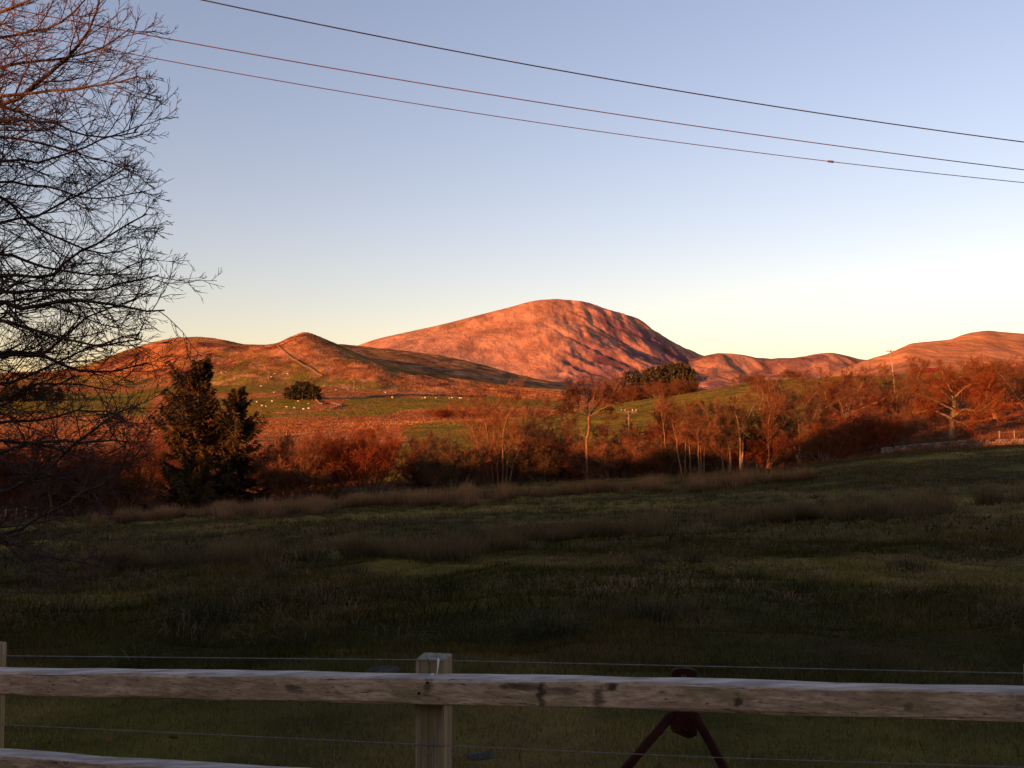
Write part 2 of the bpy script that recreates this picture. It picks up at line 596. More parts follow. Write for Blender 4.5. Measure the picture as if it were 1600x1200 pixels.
valley = Sheet([
    (98, [(p, y + 3) for p, y in EDGE]),
    (112, [(-700, 830), (0, 796), (300, 796), (600, 772), (800, 760), (1000, 748), (1200, 728), (1400, 698), (1600, 682), (2300, 670)]),
    (145, [(-700, 790), (0, 752), (300, 755), (600, 742), (700, 733), (800, 722), (1000, 706), (1200, 682), (1400, 662), (1600, 646), (2300, 640)]),
    (200, [(-700, 740), (0, 712), (300, 716), (600, 702), (700, 694), (800, 684), (1000, 664), (1200, 640), (1400, 622), (1600, 606), (2300, 600)]),
    (280, [(-700, 700), (0, 686), (300, 688), (600, 676), (700, 670), (780, 663), (900, 642), (1000, 626), (1100, 611), (1180, 600), (1300, 590), (1400, 586), (1600, 574), (2300, 560)]),
    (400, [(-700, 670), (0, 664), (300, 666), (600, 656), (700, 655), (800, 655), (900, 652), (1000, 650), (1200, 640), (1600, 620), (2300, 600)]),
    (550, [(-700, 645), (0, 638), (300, 638), (500, 633), (700, 632), (800, 635), (900, 640), (1100, 645), (1600, 640), (2300, 620)]),
    (760, [(-700, 612), (0, 604), (200, 602), (400, 600), (500, 603), (600, 610), (700, 616), (800, 622), (900, 628), (1100, 640), (1600, 640), (2300, 640)]),
], -0.9, 0.9, 460, np.geomspace(98, 765, 200),
    lambda X, Y, Z: (1.1 * fbm(X / 38, Y / 38, 3) + 0.5 * fbm(X / 9 + 7, Y / 9, 4)) * sstep(100, 150, Y))

hill = Sheet([
    (745, [(-700, 614), (0, 606), (200, 604), (400, 602), (500, 605), (600, 612), (700, 618), (800, 624), (900, 630), (1100, 642), (2300, 650)]),
    (860, [(-700, 604), (0, 594), (150, 590), (220, 578), (300, 562), (400, 562), (475, 562), (540, 566), (580, 570), (620, 582), (700, 596), (760, 604), (900, 618), (1100, 640), (2300, 650)]),
    (1000, [(-700, 602), (0, 586), (60, 581), (120, 574), (170, 560), (210, 546), (250, 535), (300, 529), (345, 531), (380, 537), (410, 538), (432, 536), (455, 527), (475, 522), (495, 526), (515, 534), (545, 548), (580, 564), (620, 578), (680, 589), (760, 601), (850, 613), (1100, 640), (2300, 650)]),
    (1200, [(-700, 615), (0, 600), (200, 575), (300, 560), (430, 560), (475, 545), (530, 551), (600, 565), (650, 573), (720, 583), (800, 597), (880, 609), (1100, 635), (2300, 650)]),
    (1500, [(-700, 630), (0, 620), (300, 590), (475, 560), (530, 541), (560, 543), (600, 548), (650, 553), (720, 565), (780, 579), (830, 592), (900, 604), (1000, 610), (1200, 618), (2300, 630)]),
    (1750, [(-700, 640), (300, 620), (560, 580), (800, 604), (1200, 622), (2300, 640)]),
], -0.8, 0.8, 460, np.concatenate([np.linspace(745, 1100, 140), np.linspace(1105, 1750, 80)]),
    lambda X, Y, Z: (2.6 * fbm(X / 70, Y / 70, 3) + 1.6 * fbm(X / 22 + 3, Y / 22, 4)) * sstep(750, 830, Y))

RIDGE = [(300, 640), (420, 600), (490, 570), (555, 543), (600, 528), (650, 517), (700, 506), (750, 493), (800, 480), (832, 472), (865, 469), (908, 471), (925, 475), (950, 484), (975, 492), (1000, 503), (1030, 522), (1060, 541), (1095, 557), (1130, 571), (1200, 600), (1300, 630)]
mountain = Sheet([
    (1350, [(300, 680), (800, 670), (1300, 680)]),
    (1500, [(300, 640), (500, 622), (800, 611), (900, 611), (1100, 614), (1300, 640)]),
    (1800, [(300, 640), (500, 600), (600, 585), (700, 590), (800, 596), (880, 592), (960, 597), (1050, 600), (1100, 605), (1300, 640)]),
    (2100, [(300, 640), (500, 585), (600, 558), (700, 560), (800, 566), (880, 556), (950, 562), (1030, 576), (1100, 590), (1300, 640)]),
    (2450, [(300, 640), (500, 575), (600, 538), (700, 526), (800, 512), (870, 505), (930, 512), (1000, 536), (1060, 562), (1100, 576), (1300, 640)]),
    (2750, RIDGE),
    (3400, [(p, y + 60) for p, y in RIDGE]),
], -0.36, 0.36, 480, np.concatenate([[1350, 1425], np.linspace(1500, 2850, 190), np.linspace(2870, 3400, 20)]),
    lambda X, Y, Z: (7 * fbm(X / 260, Y / 260, 3) + 3.0 * fbm(X / 60, Y / 60, 5)
                     - 22 * sstep(0.0, 0.2, X / Y) * (1 - np.abs(fbm(X / 120 + Z / 90, Y / 190 - Z / 160, 4))) ** 3 * sstep(1750, 2050, Y) * (1 - sstep(2550, 2720, Y)) + 9 * sstep(0, .2, X / Y) - 9 * sstep(0.02, 0.1, X / Y) * np.clip(1 - 3.5 * np.abs(fbm(X / 70 + Z / 55, Y / 150 - Z / 70, 3)), 0, 1) + 8 * sstep(0.01, 0.08, X / Y) * fbm(X / 22 + 4, Y / 45 - Z / 30, 4) * sstep(1650, 1900, Y)) * (0.35 + 0.65 * (1 - np.exp(-((Y - 2750) / 120) ** 2))))

RR = [(900, 640), (1000, 600), (1060, 568), (1095, 557), (1130, 551), (1160, 555), (1190, 559), (1225, 561), (1250, 559), (1275, 555), (1295, 553), (1320, 557), (1345, 562), (1362, 563)]
RR2 = [(1200, 620), (1300, 585), (1362, 563), (1390, 555), (1405, 548), (1425, 540), (1455, 537), (1480, 535), (1505, 527), (1525, 523), (1545, 521), (1570, 524), (1600, 526), (1700, 530), (1900, 550), (2300, 590)]
crags = Sheet([
    (1350, [(900, 680), (1600, 680), (2300, 690)]),
    (1500, [(900, 645), (1100, 618), (1300, 620), (1600, 620), (2300, 640)]),
    (1900, [(900, 640), (1000, 610), (1100, 600), (1200, 604), (1300, 600), (1500, 600), (2300, 630)]),
    (2250, [(900, 640), (1000, 604), (1060, 588), (1120, 572), (1180, 584), (1240, 580), (1300, 570), (1362, 585), (1500, 580), (2300, 620)]),
    (2500, RR + [(1450, 575), (1600, 580), (2300, 620)]),
    (3000, [(900, 660), (1130, 600), (1300, 600), (1600, 620), (2300, 660)]),
], 0.06, 1.0, 320, np.concatenate([[1350, 1425], np.linspace(1500, 3000, 150)]),
    lambda X, Y, Z: (9 * fbm(X / 140 + 5, Y / 140, 5) - 14 * (1 - np.abs(fbm(X / 90 + 2, Y / 150 - Z / 120, 4))) ** 3 + 7) * (0.3 + 0.7 * (1 - np.exp(-((Y - 2500) / 100) ** 2))))
moor = Sheet([
    (1000, [(1100, 650), (1300, 625), (1600, 615), (2300, 620)]),
    (1400, [(1100, 650), (1250, 610), (1362, 592), (1450, 572), (1600, 566), (2300, 590)]),
    (1900, RR2),
    (2400, [(p, y + 50) for p, y in RR2]),
], 0.2, 1.05, 240, np.linspace(1000, 2400, 120),
    lambda X, Y, Z: (4 * fbm(X / 200 + 9, Y / 200, 3) + 2.2 * fbm(X / 40, Y / 40, 4)) * (0.4 + 0.6 * (1 - np.exp(-((Y - 1900) / 120) ** 2))))


def ground(x, y):
    x, y = np.asarray(x, float), np.asarray(y, float)
    return np.where(y < 99, field.z(x, y), np.where(y < 760, valley.z(x, y), hill.z(x, y)))


def hit(px, py, d0=4, d1=1200):
    """where the line of sight through a pixel first meets the ground"""
    d = np.geomspace(d0, d1, 1500)
    W = np.array([P(px, py, 1.0)])[0]
    x, z = W[0] * d, CZ + (W[2] - CZ) * d
    g = ground(x, d)
    w = np.nonzero(z <= g)[0]
    i = w[0] if len(w) else len(d) - 1
    return np.array((x[i], d[i], g[i]))


# --- land cover (what grows where)
PAST = (0.098, 0.088, 0.009)
OLIVE = (0.125, 0.09, 0.012)
ROUGH = (0.18, 0.078, 0.022)
BRACK = (0.17, 0.052, 0.014)
STRAW = (0.25, 0.125, 0.038)
HEATH = (0.13, 0.075, 0.055)

# field
n1 = fbm(field.X / 3.2, field.Y / 6, 4)
n2 = fbm(field.X / 1.2 + 11, field.Y / 2.2 + 5, 4)
c = np.ones(field.Z.shape + (3,)) * np.array((0.036, 0.036, 0.010))
c = mixc(c, sstep(0.05, 0.5, n1), (0.055, 0.046, 0.02))
c = mixc(c, sstep(0.15, 0.6, n2) * 0.7, (0.06, 0.042, 0.022))
c = mixc(c, sstep(-0.1, -0.6, n2) * 0.6, (0.02, 0.02, 0.012))
c = mixc(c, sstep(-0.1, 0.3, fbm(field.X / 14, field.Y / 9 + 7, 3)) * 0.5, (0.085, 0.07, 0.018))
lawn = sstep(-0.02, 0.22, fbm(field.X / 9 + 3, field.Y / 5.5 + 1, 3))
c = c * (0.7 + 0.75 * lawn)[..., None] * np.array((1.06, 0.94, 1.0)) * 1.5 * np.array((1.06, 1.0, 0.8))
field_o = field.build('field', M_FIELD, c)

# valley
px, py = valley.PX + 10 * fbm(valley.X / 12, valley.Y / 20, 3), valley.PY + 1.6 * fbm(valley.X / 10 + 3, valley.Y / 16, 3)
nv = fbm(valley.X / 30, valley.Y / 40, 4)
nf = fbm(valley.X / 7, valley.Y / 9, 4)
c = np.ones(valley.Z.shape + (3,)) * np.array(ROUGH)
c = mixc(c, sstep(0.0, 0.5, nv), STRAW)
c = mixc(c, sstep(0.1, 0.5, nf) * 0.8, BRACK)
green = np.zeros(valley.Z.shape)
for poly in ([(380, 621), (470, 621), (492, 631), (478, 642), (330, 646), (250, 640), (330, 622)],
             [(545, 622), (760, 619), (900, 624), (900, 640), (745, 637), (610, 641), (530, 638)],
             [(380, 643), (470, 645), (560, 640), (640, 641), (600, 650), (420, 653), (350, 652)],
             [(0, 612), (190, 612), (250, 606), (330, 604), (330, 611), (240, 616), (230, 652), (100, 648), (-600, 650), (-600, 612)],
             [(330, 600), (440, 598), (440, 614), (330, 615)]):
    green = np.maximum(green, in_poly(px, py, poly))
green = np.maximum(green, ((px + 22 * nf > 610 + (720 - py) * 0.55) & (py < 770) & (valley.Y < 330)).astype(float))
VGREEN = green
c = mixc(c, green, PAST)
c = mixc(c, green * sstep(0.0, 0.45, nv) * 0.75, OLIVE)
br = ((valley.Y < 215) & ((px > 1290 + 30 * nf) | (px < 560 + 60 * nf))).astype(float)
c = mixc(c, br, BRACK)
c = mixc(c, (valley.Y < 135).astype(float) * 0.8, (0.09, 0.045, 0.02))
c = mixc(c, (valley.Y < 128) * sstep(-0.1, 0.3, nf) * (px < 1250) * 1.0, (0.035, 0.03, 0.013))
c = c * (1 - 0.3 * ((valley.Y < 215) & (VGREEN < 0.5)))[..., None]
c = c * np.array((1.28, 1.16, 1.3))
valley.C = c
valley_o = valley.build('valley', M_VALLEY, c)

# near hill
px, py = hill.PX + 14 * fbm(hill.X / 50, hill.Y / 60, 3), hill.PY + 3 * fbm(hill.X / 40 + 3, hill.Y / 50, 3)
nv = fbm(hill.X / 90, hill.Y / 110, 4)
nf = fbm(hill.X / 22, hill.Y / 30, 5)
c = np.ones(hill.Z.shape + (3,)) * np.array((0.215, 0.088, 0.024))
c = mixc(c, sstep(0.05, 0.5, nv), OLIVE)
c = mixc(c, sstep(0.12, 0.42, nf), (0.09, 0.033, 0.015))
c = mixc(c, sstep(-0.15, -0.5, nf) * 0.6, STRAW)
g = np.maximum(in_poly(px, py, [(330, 583), (470, 584), (560, 594), (640, 606), (560, 612), (330, 614)]), in_poly(px, py, [(-600, 590), (120, 588), (230, 588), (230, 612), (-600, 612)])).astype(float)
c = mixc(c, g * 0.85, (0.12, 0.1, 0.014))
c = mixc(c, in_poly(px, py, [(300, 565), (520, 563), (500, 575), (420, 582), (310, 580)]) * sstep(-0.1, 0.2, nf) * 0.9, (0.15, 0.05, 0.022))
c = mixc(c, sstep(0.0, 0.25, fbm(hill.X / 7, hill.Y / 14, 3)) * 0.5, (0.085, 0.036, 0.014))
c = mixc(c, sstep(0.15, 0.35, fbm(hill.X / 9 + 50, hill.Y / 16, 3)) * 0.5, (0.33, 0.17, 0.07))
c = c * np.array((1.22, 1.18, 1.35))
hill.C = c
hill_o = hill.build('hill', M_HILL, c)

# mountain
nv = fbm(mountain.X / 220, mountain.Y / 320, 4)
nf = fbm(mountain.X / 55 + mountain.Z / 60, mountain.Y / 90 - mountain.Z / 80, 5)
k = mountain.X / mountain.Y
zs = mountain.Z
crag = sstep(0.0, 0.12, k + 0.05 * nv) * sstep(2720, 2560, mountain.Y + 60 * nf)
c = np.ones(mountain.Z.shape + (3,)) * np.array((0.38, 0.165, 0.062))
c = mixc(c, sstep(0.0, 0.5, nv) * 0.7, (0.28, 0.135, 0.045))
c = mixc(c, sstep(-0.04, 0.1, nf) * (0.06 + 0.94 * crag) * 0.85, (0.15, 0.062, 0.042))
nf2 = fbm(mountain.X / 24 + mountain.Z / 40 + 8, mountain.Y / 60 - mountain.Z / 30, 4)
c = mixc(c, sstep(0.02, 0.14, nf2) * crag * 0.75, (0.085, 0.04, 0.038))
c = mixc(c, sstep(0.1, 0.3, fbm(mountain.X / 90 + 3, mountain.Y / 240, 4)) * (1 - crag) * 0.35, (0.24, 0.12, 0.05))
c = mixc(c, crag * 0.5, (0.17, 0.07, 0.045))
c = mixc(c, sstep(0.0, 0.2, fbm(mountain.X / 11, mountain.Y / 34 - mountain.Z / 20, 3)) * (0.12 + 0.6 * crag), (0.11, 0.05, 0.035))
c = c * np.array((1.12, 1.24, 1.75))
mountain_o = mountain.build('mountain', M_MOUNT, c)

nf = fbm(crags.X / 60, crags.Y / 90 - crags.Z / 80, 5)
c = np.ones(crags.Z.shape + (3,)) * np.array((0.31, 0.14, 0.065))
c = mixc(c, sstep(0.0, 0.3, nf) * 0.9, (0.13, 0.062, 0.045))
c = mixc(c, sstep(0.0, 0.2, fbm(crags.X / 14, crags.Y / 40 - crags.Z / 20, 3)) * 0.55, (0.11, 0.05, 0.036))
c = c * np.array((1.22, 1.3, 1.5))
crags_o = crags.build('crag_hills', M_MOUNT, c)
nf = fbm(moor.X / 70, moor.Y / 110, 5)
c = np.ones(moor.Z.shape + (3,)) * np.array((0.35, 0.15, 0.055))
c = mixc(c, sstep(0.1, 0.4, nf) * 0.7, (0.2, 0.1, 0.045))
c = mixc(c, sstep(0.0, 0.25, fbm(moor.X / 14, moor.Y / 40, 3)) * 0.35, (0.16, 0.07, 0.03))
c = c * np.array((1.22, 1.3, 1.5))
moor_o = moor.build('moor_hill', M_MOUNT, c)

# the land all round, below everything
a = np.linspace(0, 2 * math.pi, 97)[:-1]
rr = np.array([0, 120, 600, 3000, 14000.0])
V = np.array([[r * math.cos(t), r * math.sin(t), -14.0] for r in rr for t in a])
n = len(a)
Fc = np.array([[i * n + j, i * n + (j + 1) % n, (i + 1) * n + (j + 1) % n, (i + 1) * n + j] for i in range(len(rr) - 1) for j in range(n)])
tag(link('ground', np_mesh('ground', V, Fc), M_EARTH), kind='structure')

# unseen hill added behind the camera, crest shaped to shade field and tree line
sa, ca = math.sin(SUN_AZ), math.cos(SUN_AZ)
DR = 45.0
sh = []
for q_px, q_py, dd in [(-500, 745, 100), (0, 752, 96), (150, 752, 96), (260, 745, 96), (420, 758, 97), (560, 758, 98), (640, 748, 99), (740, 757, 99), (800, 754, 99), (830, 722, 100), (900, 728, 100), (1000, 705, 101), (1055, 742, 100), (1200, 728, 101), (1270, 712, 103), (1310, 672, 106), (1380, 668, 106), (1440, 690, 107), (1475, 712, 100), (1620, 706, 92)]:
    w = P(q_px, q_py, dd)
    sh.append((w[0] * ca - w[1] * sa, w[2] + (w[0] * sa + w[1] * ca + DR) * math.tan(SUN_EL)))
w = P(-20, 190, 11)
qt = w[0] * ca - w[1] * sa
zt = w[2] + (w[0] * sa + w[1] * ca + DR) * math.tan(SUN_EL)
sh += [(qt - 3, zt), (qt + 2, zt), (qt + 9, zt + 6), (qt + 22, zt + 24), (qt + 150, zt + 26)]  # right part raised to block sky light from the near field
sh = np.array(sorted(sh))
Q = np.linspace(-300, 160, 1100)
crest = np.interp(Q, sh[:, 0], sh[:, 1])
near_q = sstep(-26, -18, Q)
crest = crest + (1 - near_q) * (1.2 + 3.0 * fbm(Q / 3.0, Q * 0 + 3, 3)) + near_q * 0.3 * fbm(Q / 1.5, Q * 0 + 3, 3)  # spiky crest breaks up the shadow edge as trees would
T = np.linspace(-42, 42, 21)
base = -14.5
prof = np.exp(-(T / 17) ** 2)[None, :]
Zr = base + (crest[:, None] - base) * prof + 0.8 * fbm(Q[:, None] / 12, T[None, :] / 12 + 0 * Q[:, None], 3) * (1 - prof)
Xr = -(DR - T[None, :]) * sa + Q[:, None] * ca
Yr = -(DR - T[None, :]) * ca - Q[:, None] * sa
V = np.stack([Xr, Yr, Zr], -1).reshape(-1, 3)
C = len(T)
i = np.arange((len(Q) - 1) * C).reshape(-1, C)[:, :-1].ravel()
tag(link('unseen_shade_hill', np_mesh('unseen_shade_hill', V, np.stack([i, i + 1, i + C + 1, i + C], -1), True), M_EARTH), kind='structure')


# ------------------------------------------------------------------ plants: generators
def norm(v):
    return v / np.maximum(np.linalg.norm(v, axis=-1, keepdims=True), 1e-9)


def tubes(Ps, Rs, sides):
    """Ps (N, n, 3), Rs (N, n) -> vertices and quads of N tubes"""
    N, n, _ = Ps.shape
    ax = norm(Ps[:, -1] - Ps[:, 0])
    ref = np.where(np.abs(ax[:, 2:3]) > 0.9, np.array([[1.0, 0, 0]]), np.array([[0, 0, 1.0]]))
    T = np.empty_like(Ps)
    T[:, 1:-1] = Ps[:, 2:] - Ps[:, :-2]
    T[:, 0] = Ps[:, 1] - Ps[:, 0]
    T[:, -1] = Ps[:, -1] - Ps[:, -2]
    T = norm(T)
    A = norm(np.cross(T, ref[:, None, :]))
    B = np.cross(T, A)
    th = 2 * np.pi * np.arange(sides) / sides
    V = Ps[:, :, None, :] + Rs[:, :, None, None] * (A[:, :, None, :] * np.cos(th)[None, None, :, None] + B[:, :, None, :] * np.sin(th)[None, None, :, None])
    V = V.reshape(-1, 3)
    base = (np.arange(N) * n * sides)[:, None, None] + (np.arange(n - 1) * sides)[None, :, None]
    k = np.arange(sides)[None, None, :]
    k2 = (k + 1) % sides
    Fc = np.stack([base + k, base + k2, base + sides + k2, base + sides + k], -1).reshape(-1, 4)
    return V, Fc


def ribbons(rng, Ps, Rs):
    """flat thin strips for twigs too fine to show their roundness"""
    N, n, _ = Ps.shape
    ax = norm(Ps[:, -1] - Ps[:, 0])
    sd = norm(np.cross(ax, rng.normal(size=(N, 3))))[:, None, :] * (Rs * 1.35)[:, :, None]
    V = np.stack([Ps - sd, Ps + sd], 2).reshape(-1, 3)
    base = (np.arange(N) * n * 2)[:, None] + (np.arange(n - 1) * 2)[None, :]
    Fc = np.stack([base, base + 1, base + 3, base + 2], -1).reshape(-1, 4)
    return V, Fc


def merge(parts):
    Vs, Fs, off = [], [], 0
    for V, Fc in parts:
        if len(V) == 0:
            continue
        Vs.append(V)
        Fs.append(Fc + off)
        off += len(V)
    return np.concatenate(Vs), Fs


def path(rng, p0, d0, L, n, wob, up):
    """N wandering lines of n points; up bends them towards the sky"""
    N = len(p0)
    Ps = np.empty((N, n, 3))
    Ps[:, 0] = p0
    d = norm(d0)
    st = (L / (n - 1))[:, None]
    for i in range(1, n):
        Ps[:, i] = Ps[:, i - 1] + d * st
        d = norm(d + wob * rng.normal(size=(N, 3)) + np.array((0, 0, up)))
    return Ps


def sprout(rng, Ps, Rs, Ls, c, ratio, ang, asd, n, wob, up, tmin=0.2, rr=0.55, tip=0.35, flat=1.0, rmin=0.0, out=None):
    """c branches from each line"""
    N, m, _ = Ps.shape
    t = tmin + (1 - tmin) * (np.arange(c)[None, :] + rng.random((N, c))) / c
    t = np.clip(t, 0, 0.995)
    f = t * (m - 1)
    i = f.astype(int)
    a = (f - i)[..., None]
    r = np.arange(N)[:, None]
    p = Ps[r, i] * (1 - a) + Ps[r, i + 1] * a
    rad_ = Rs[r, i] * (1 - a[..., 0]) + Rs[r, i + 1] * a[..., 0]
    tan = norm(Ps[r, i + 1] - Ps[r, i])
    rnd = rng.normal(size=tan.shape) * np.array((1, 1, flat))
    if out is not None:
        rnd = rnd + np.array(out)
    side = norm(rnd - tan * (rnd * tan).sum(-1, keepdims=True))
    th = (ang + asd * rng.normal(size=t.shape))[..., None]
    d = tan * np.cos(th) + side * np.sin(th)
    L = Ls[:, None] * ratio * (1 - 0.55 * (t - tmin) / (1 - tmin)) * rng.uniform(0.6, 1.25, t.shape)
    p, d, L = p.reshape(-1, 3), d.reshape(-1, 3), L.ravel()
    R0 = np.maximum(rad_.ravel() * rr, rmin)
    C = path(rng, p, d, L, n, wob, up)
    R = np.maximum(R0[:, None] * np.linspace(1, tip, n)[None, :], rmin * 0.6)
    return C, R, L


def bare_tree(name, seed, height, stems, levels, bark, twig, label=None, loc=(0, 0, 0), rz=0, cat='tree', group=None, limbs=False):
    """stems: list of (base offset, direction, length share, radius); levels: sprout arguments; first level joins the trunk mesh"""
    rng = np.random.default_rng(seed)
    p0 = np.array([s[0] for s in stems], float) * height
    d0 = np.array([s[1] for s in stems], float)
    L = np.array([s[2] for s in stems], float) * height
    Ps = path(rng, p0, d0, L, 9, 0.07, 0.05)
    Rs = np.array([s[3] for s in stems])[:, None] * height * np.array([1.25, 0.95, 0.85, 0.75, 0.65, 0.55, 0.42, 0.3, 0.16])[None, :]
    trunk = [tubes(Ps, Rs, 7)]
    crown = []
    for li, lv in enumerate(levels):
        Ps, Rs, L = sprout(rng, Ps, Rs, L, **lv)
        (trunk if li == 0 and limbs else crown).append(tubes(Ps, Rs, 5 if li == 0 else 3) if li < 2 else ribbons(rng, Ps, Rs))
    root = empty(name, loc, rz)
    V, Fs = merge(trunk)
    link('trunk', np_mesh(name + '_trunk', V, Fs, True), bark, root)
    V, Fs = merge(crown)
    link('crown', np_mesh(name + '_crown', V, Fs, True), twig, root)
    if label:
        tag(root, label, cat, group)
    return root


def px_tree(name, seed, d, limbs, levels, bark, twig, label, cat='tree', group=None, spread=1.0, sides=7):
    """tree whose limbs follow lines seen in the photograph, given real depth; limbs: (points, base radius, tip radius)"""
    rng = np.random.default_rng(seed)
    b0 = limbs[0][0][0]
    loc = np.array(spot(b0[0], d))
    P_, R_ = [], []
    ends = {}
    for pts, r0, r1 in limbs:
        pp = np.array(pts, float)
        s_ = np.concatenate([[0], np.cumsum(np.hypot(*np.diff(pp, axis=0).T))])
        q = np.linspace(0, s_[-1], 12)
        xy = pchip_cols(np.repeat(s_[:, None], 2, 1), pp, np.repeat(q[:, None], 2, 1))
        t = q / s_[-1]
        ln = s_[-1] * d / F
        key = (round(pp[0, 0] / 6), round(pp[0, 1] / 6))
        dst = ends.get(key, 0.0)
        dep = d + dst + spread * rng.uniform(-0.55, 0.55) * ln * t**1.2
        L3 = np.array([P(a, b, c) for (a, b), c in zip(xy, dep)]) - loc
        L3[1:] += 0.03 * rng.normal(size=L3[1:].shape)
        if abs(pp[0, 1] - b0[1]) < 12:
            L3[0, 2] = -0.3
        ends[(round(pp[-1, 0] / 6), round(pp[-1, 1] / 6))] = dep[-1] - d
        P_.append(L3)
        R_.append(r0 + (r1 - r0) * t**0.8)
    Ps, Rs = np.array(P_), np.array(R_)
    L = np.linalg.norm(np.diff(Ps, axis=1), axis=2).sum(1)
    root = empty(name, loc)
    V, Fc = tubes(Ps, Rs, sides)
    link('trunk', np_mesh(name + '_trunk', V, Fc, True), bark, root)
    crown = []
    keep = np.array([r1 < 0.1 for _, _, r1 in limbs])
    Ps, Rs, L = Ps[keep], Rs[keep], L[keep]
    for li, lv in enumerate(levels):
        lv = dict(lv)
        if li == 0 and 'length' in lv:
            L = np.full(len(L), lv.pop('length') / lv['ratio'])
        Ps, Rs, L = sprout(rng, Ps, Rs, L, **lv)
        crown.append(tubes(Ps, Rs, 4 if li == 0 else 3) if li < 2 else ribbons(rng, Ps, Rs))
    V, Fs = merge(crown)
    link('crown', np_mesh(name + '_crown', V, Fs, True), twig, root)
    return tag(root, label, cat, group)


def copy_tree(o, loc, rz, s, label, cat='tree', group=None, name=None, mats=None):
    c = o.copy()
    if name:
        c.name = name
    COL.objects.link(c)
    c.location, c.rotation_euler.z, c.scale = loc, rz, (s if hasattr(s, '__len__') else (s, s, s))
    for ch in list(o.children):
        d = ch.copy()
        COL.objects.link(d)
        d.parent = c
        d.name = ch.name.split('.')[0]
    if 'group' in c:
        del c['group']
    return tag(c, label, cat, group)


def spot(px, d):
    x = P(px, 650, d)[0]
    return (x, d, float(ground(x, d)) - 0.05)


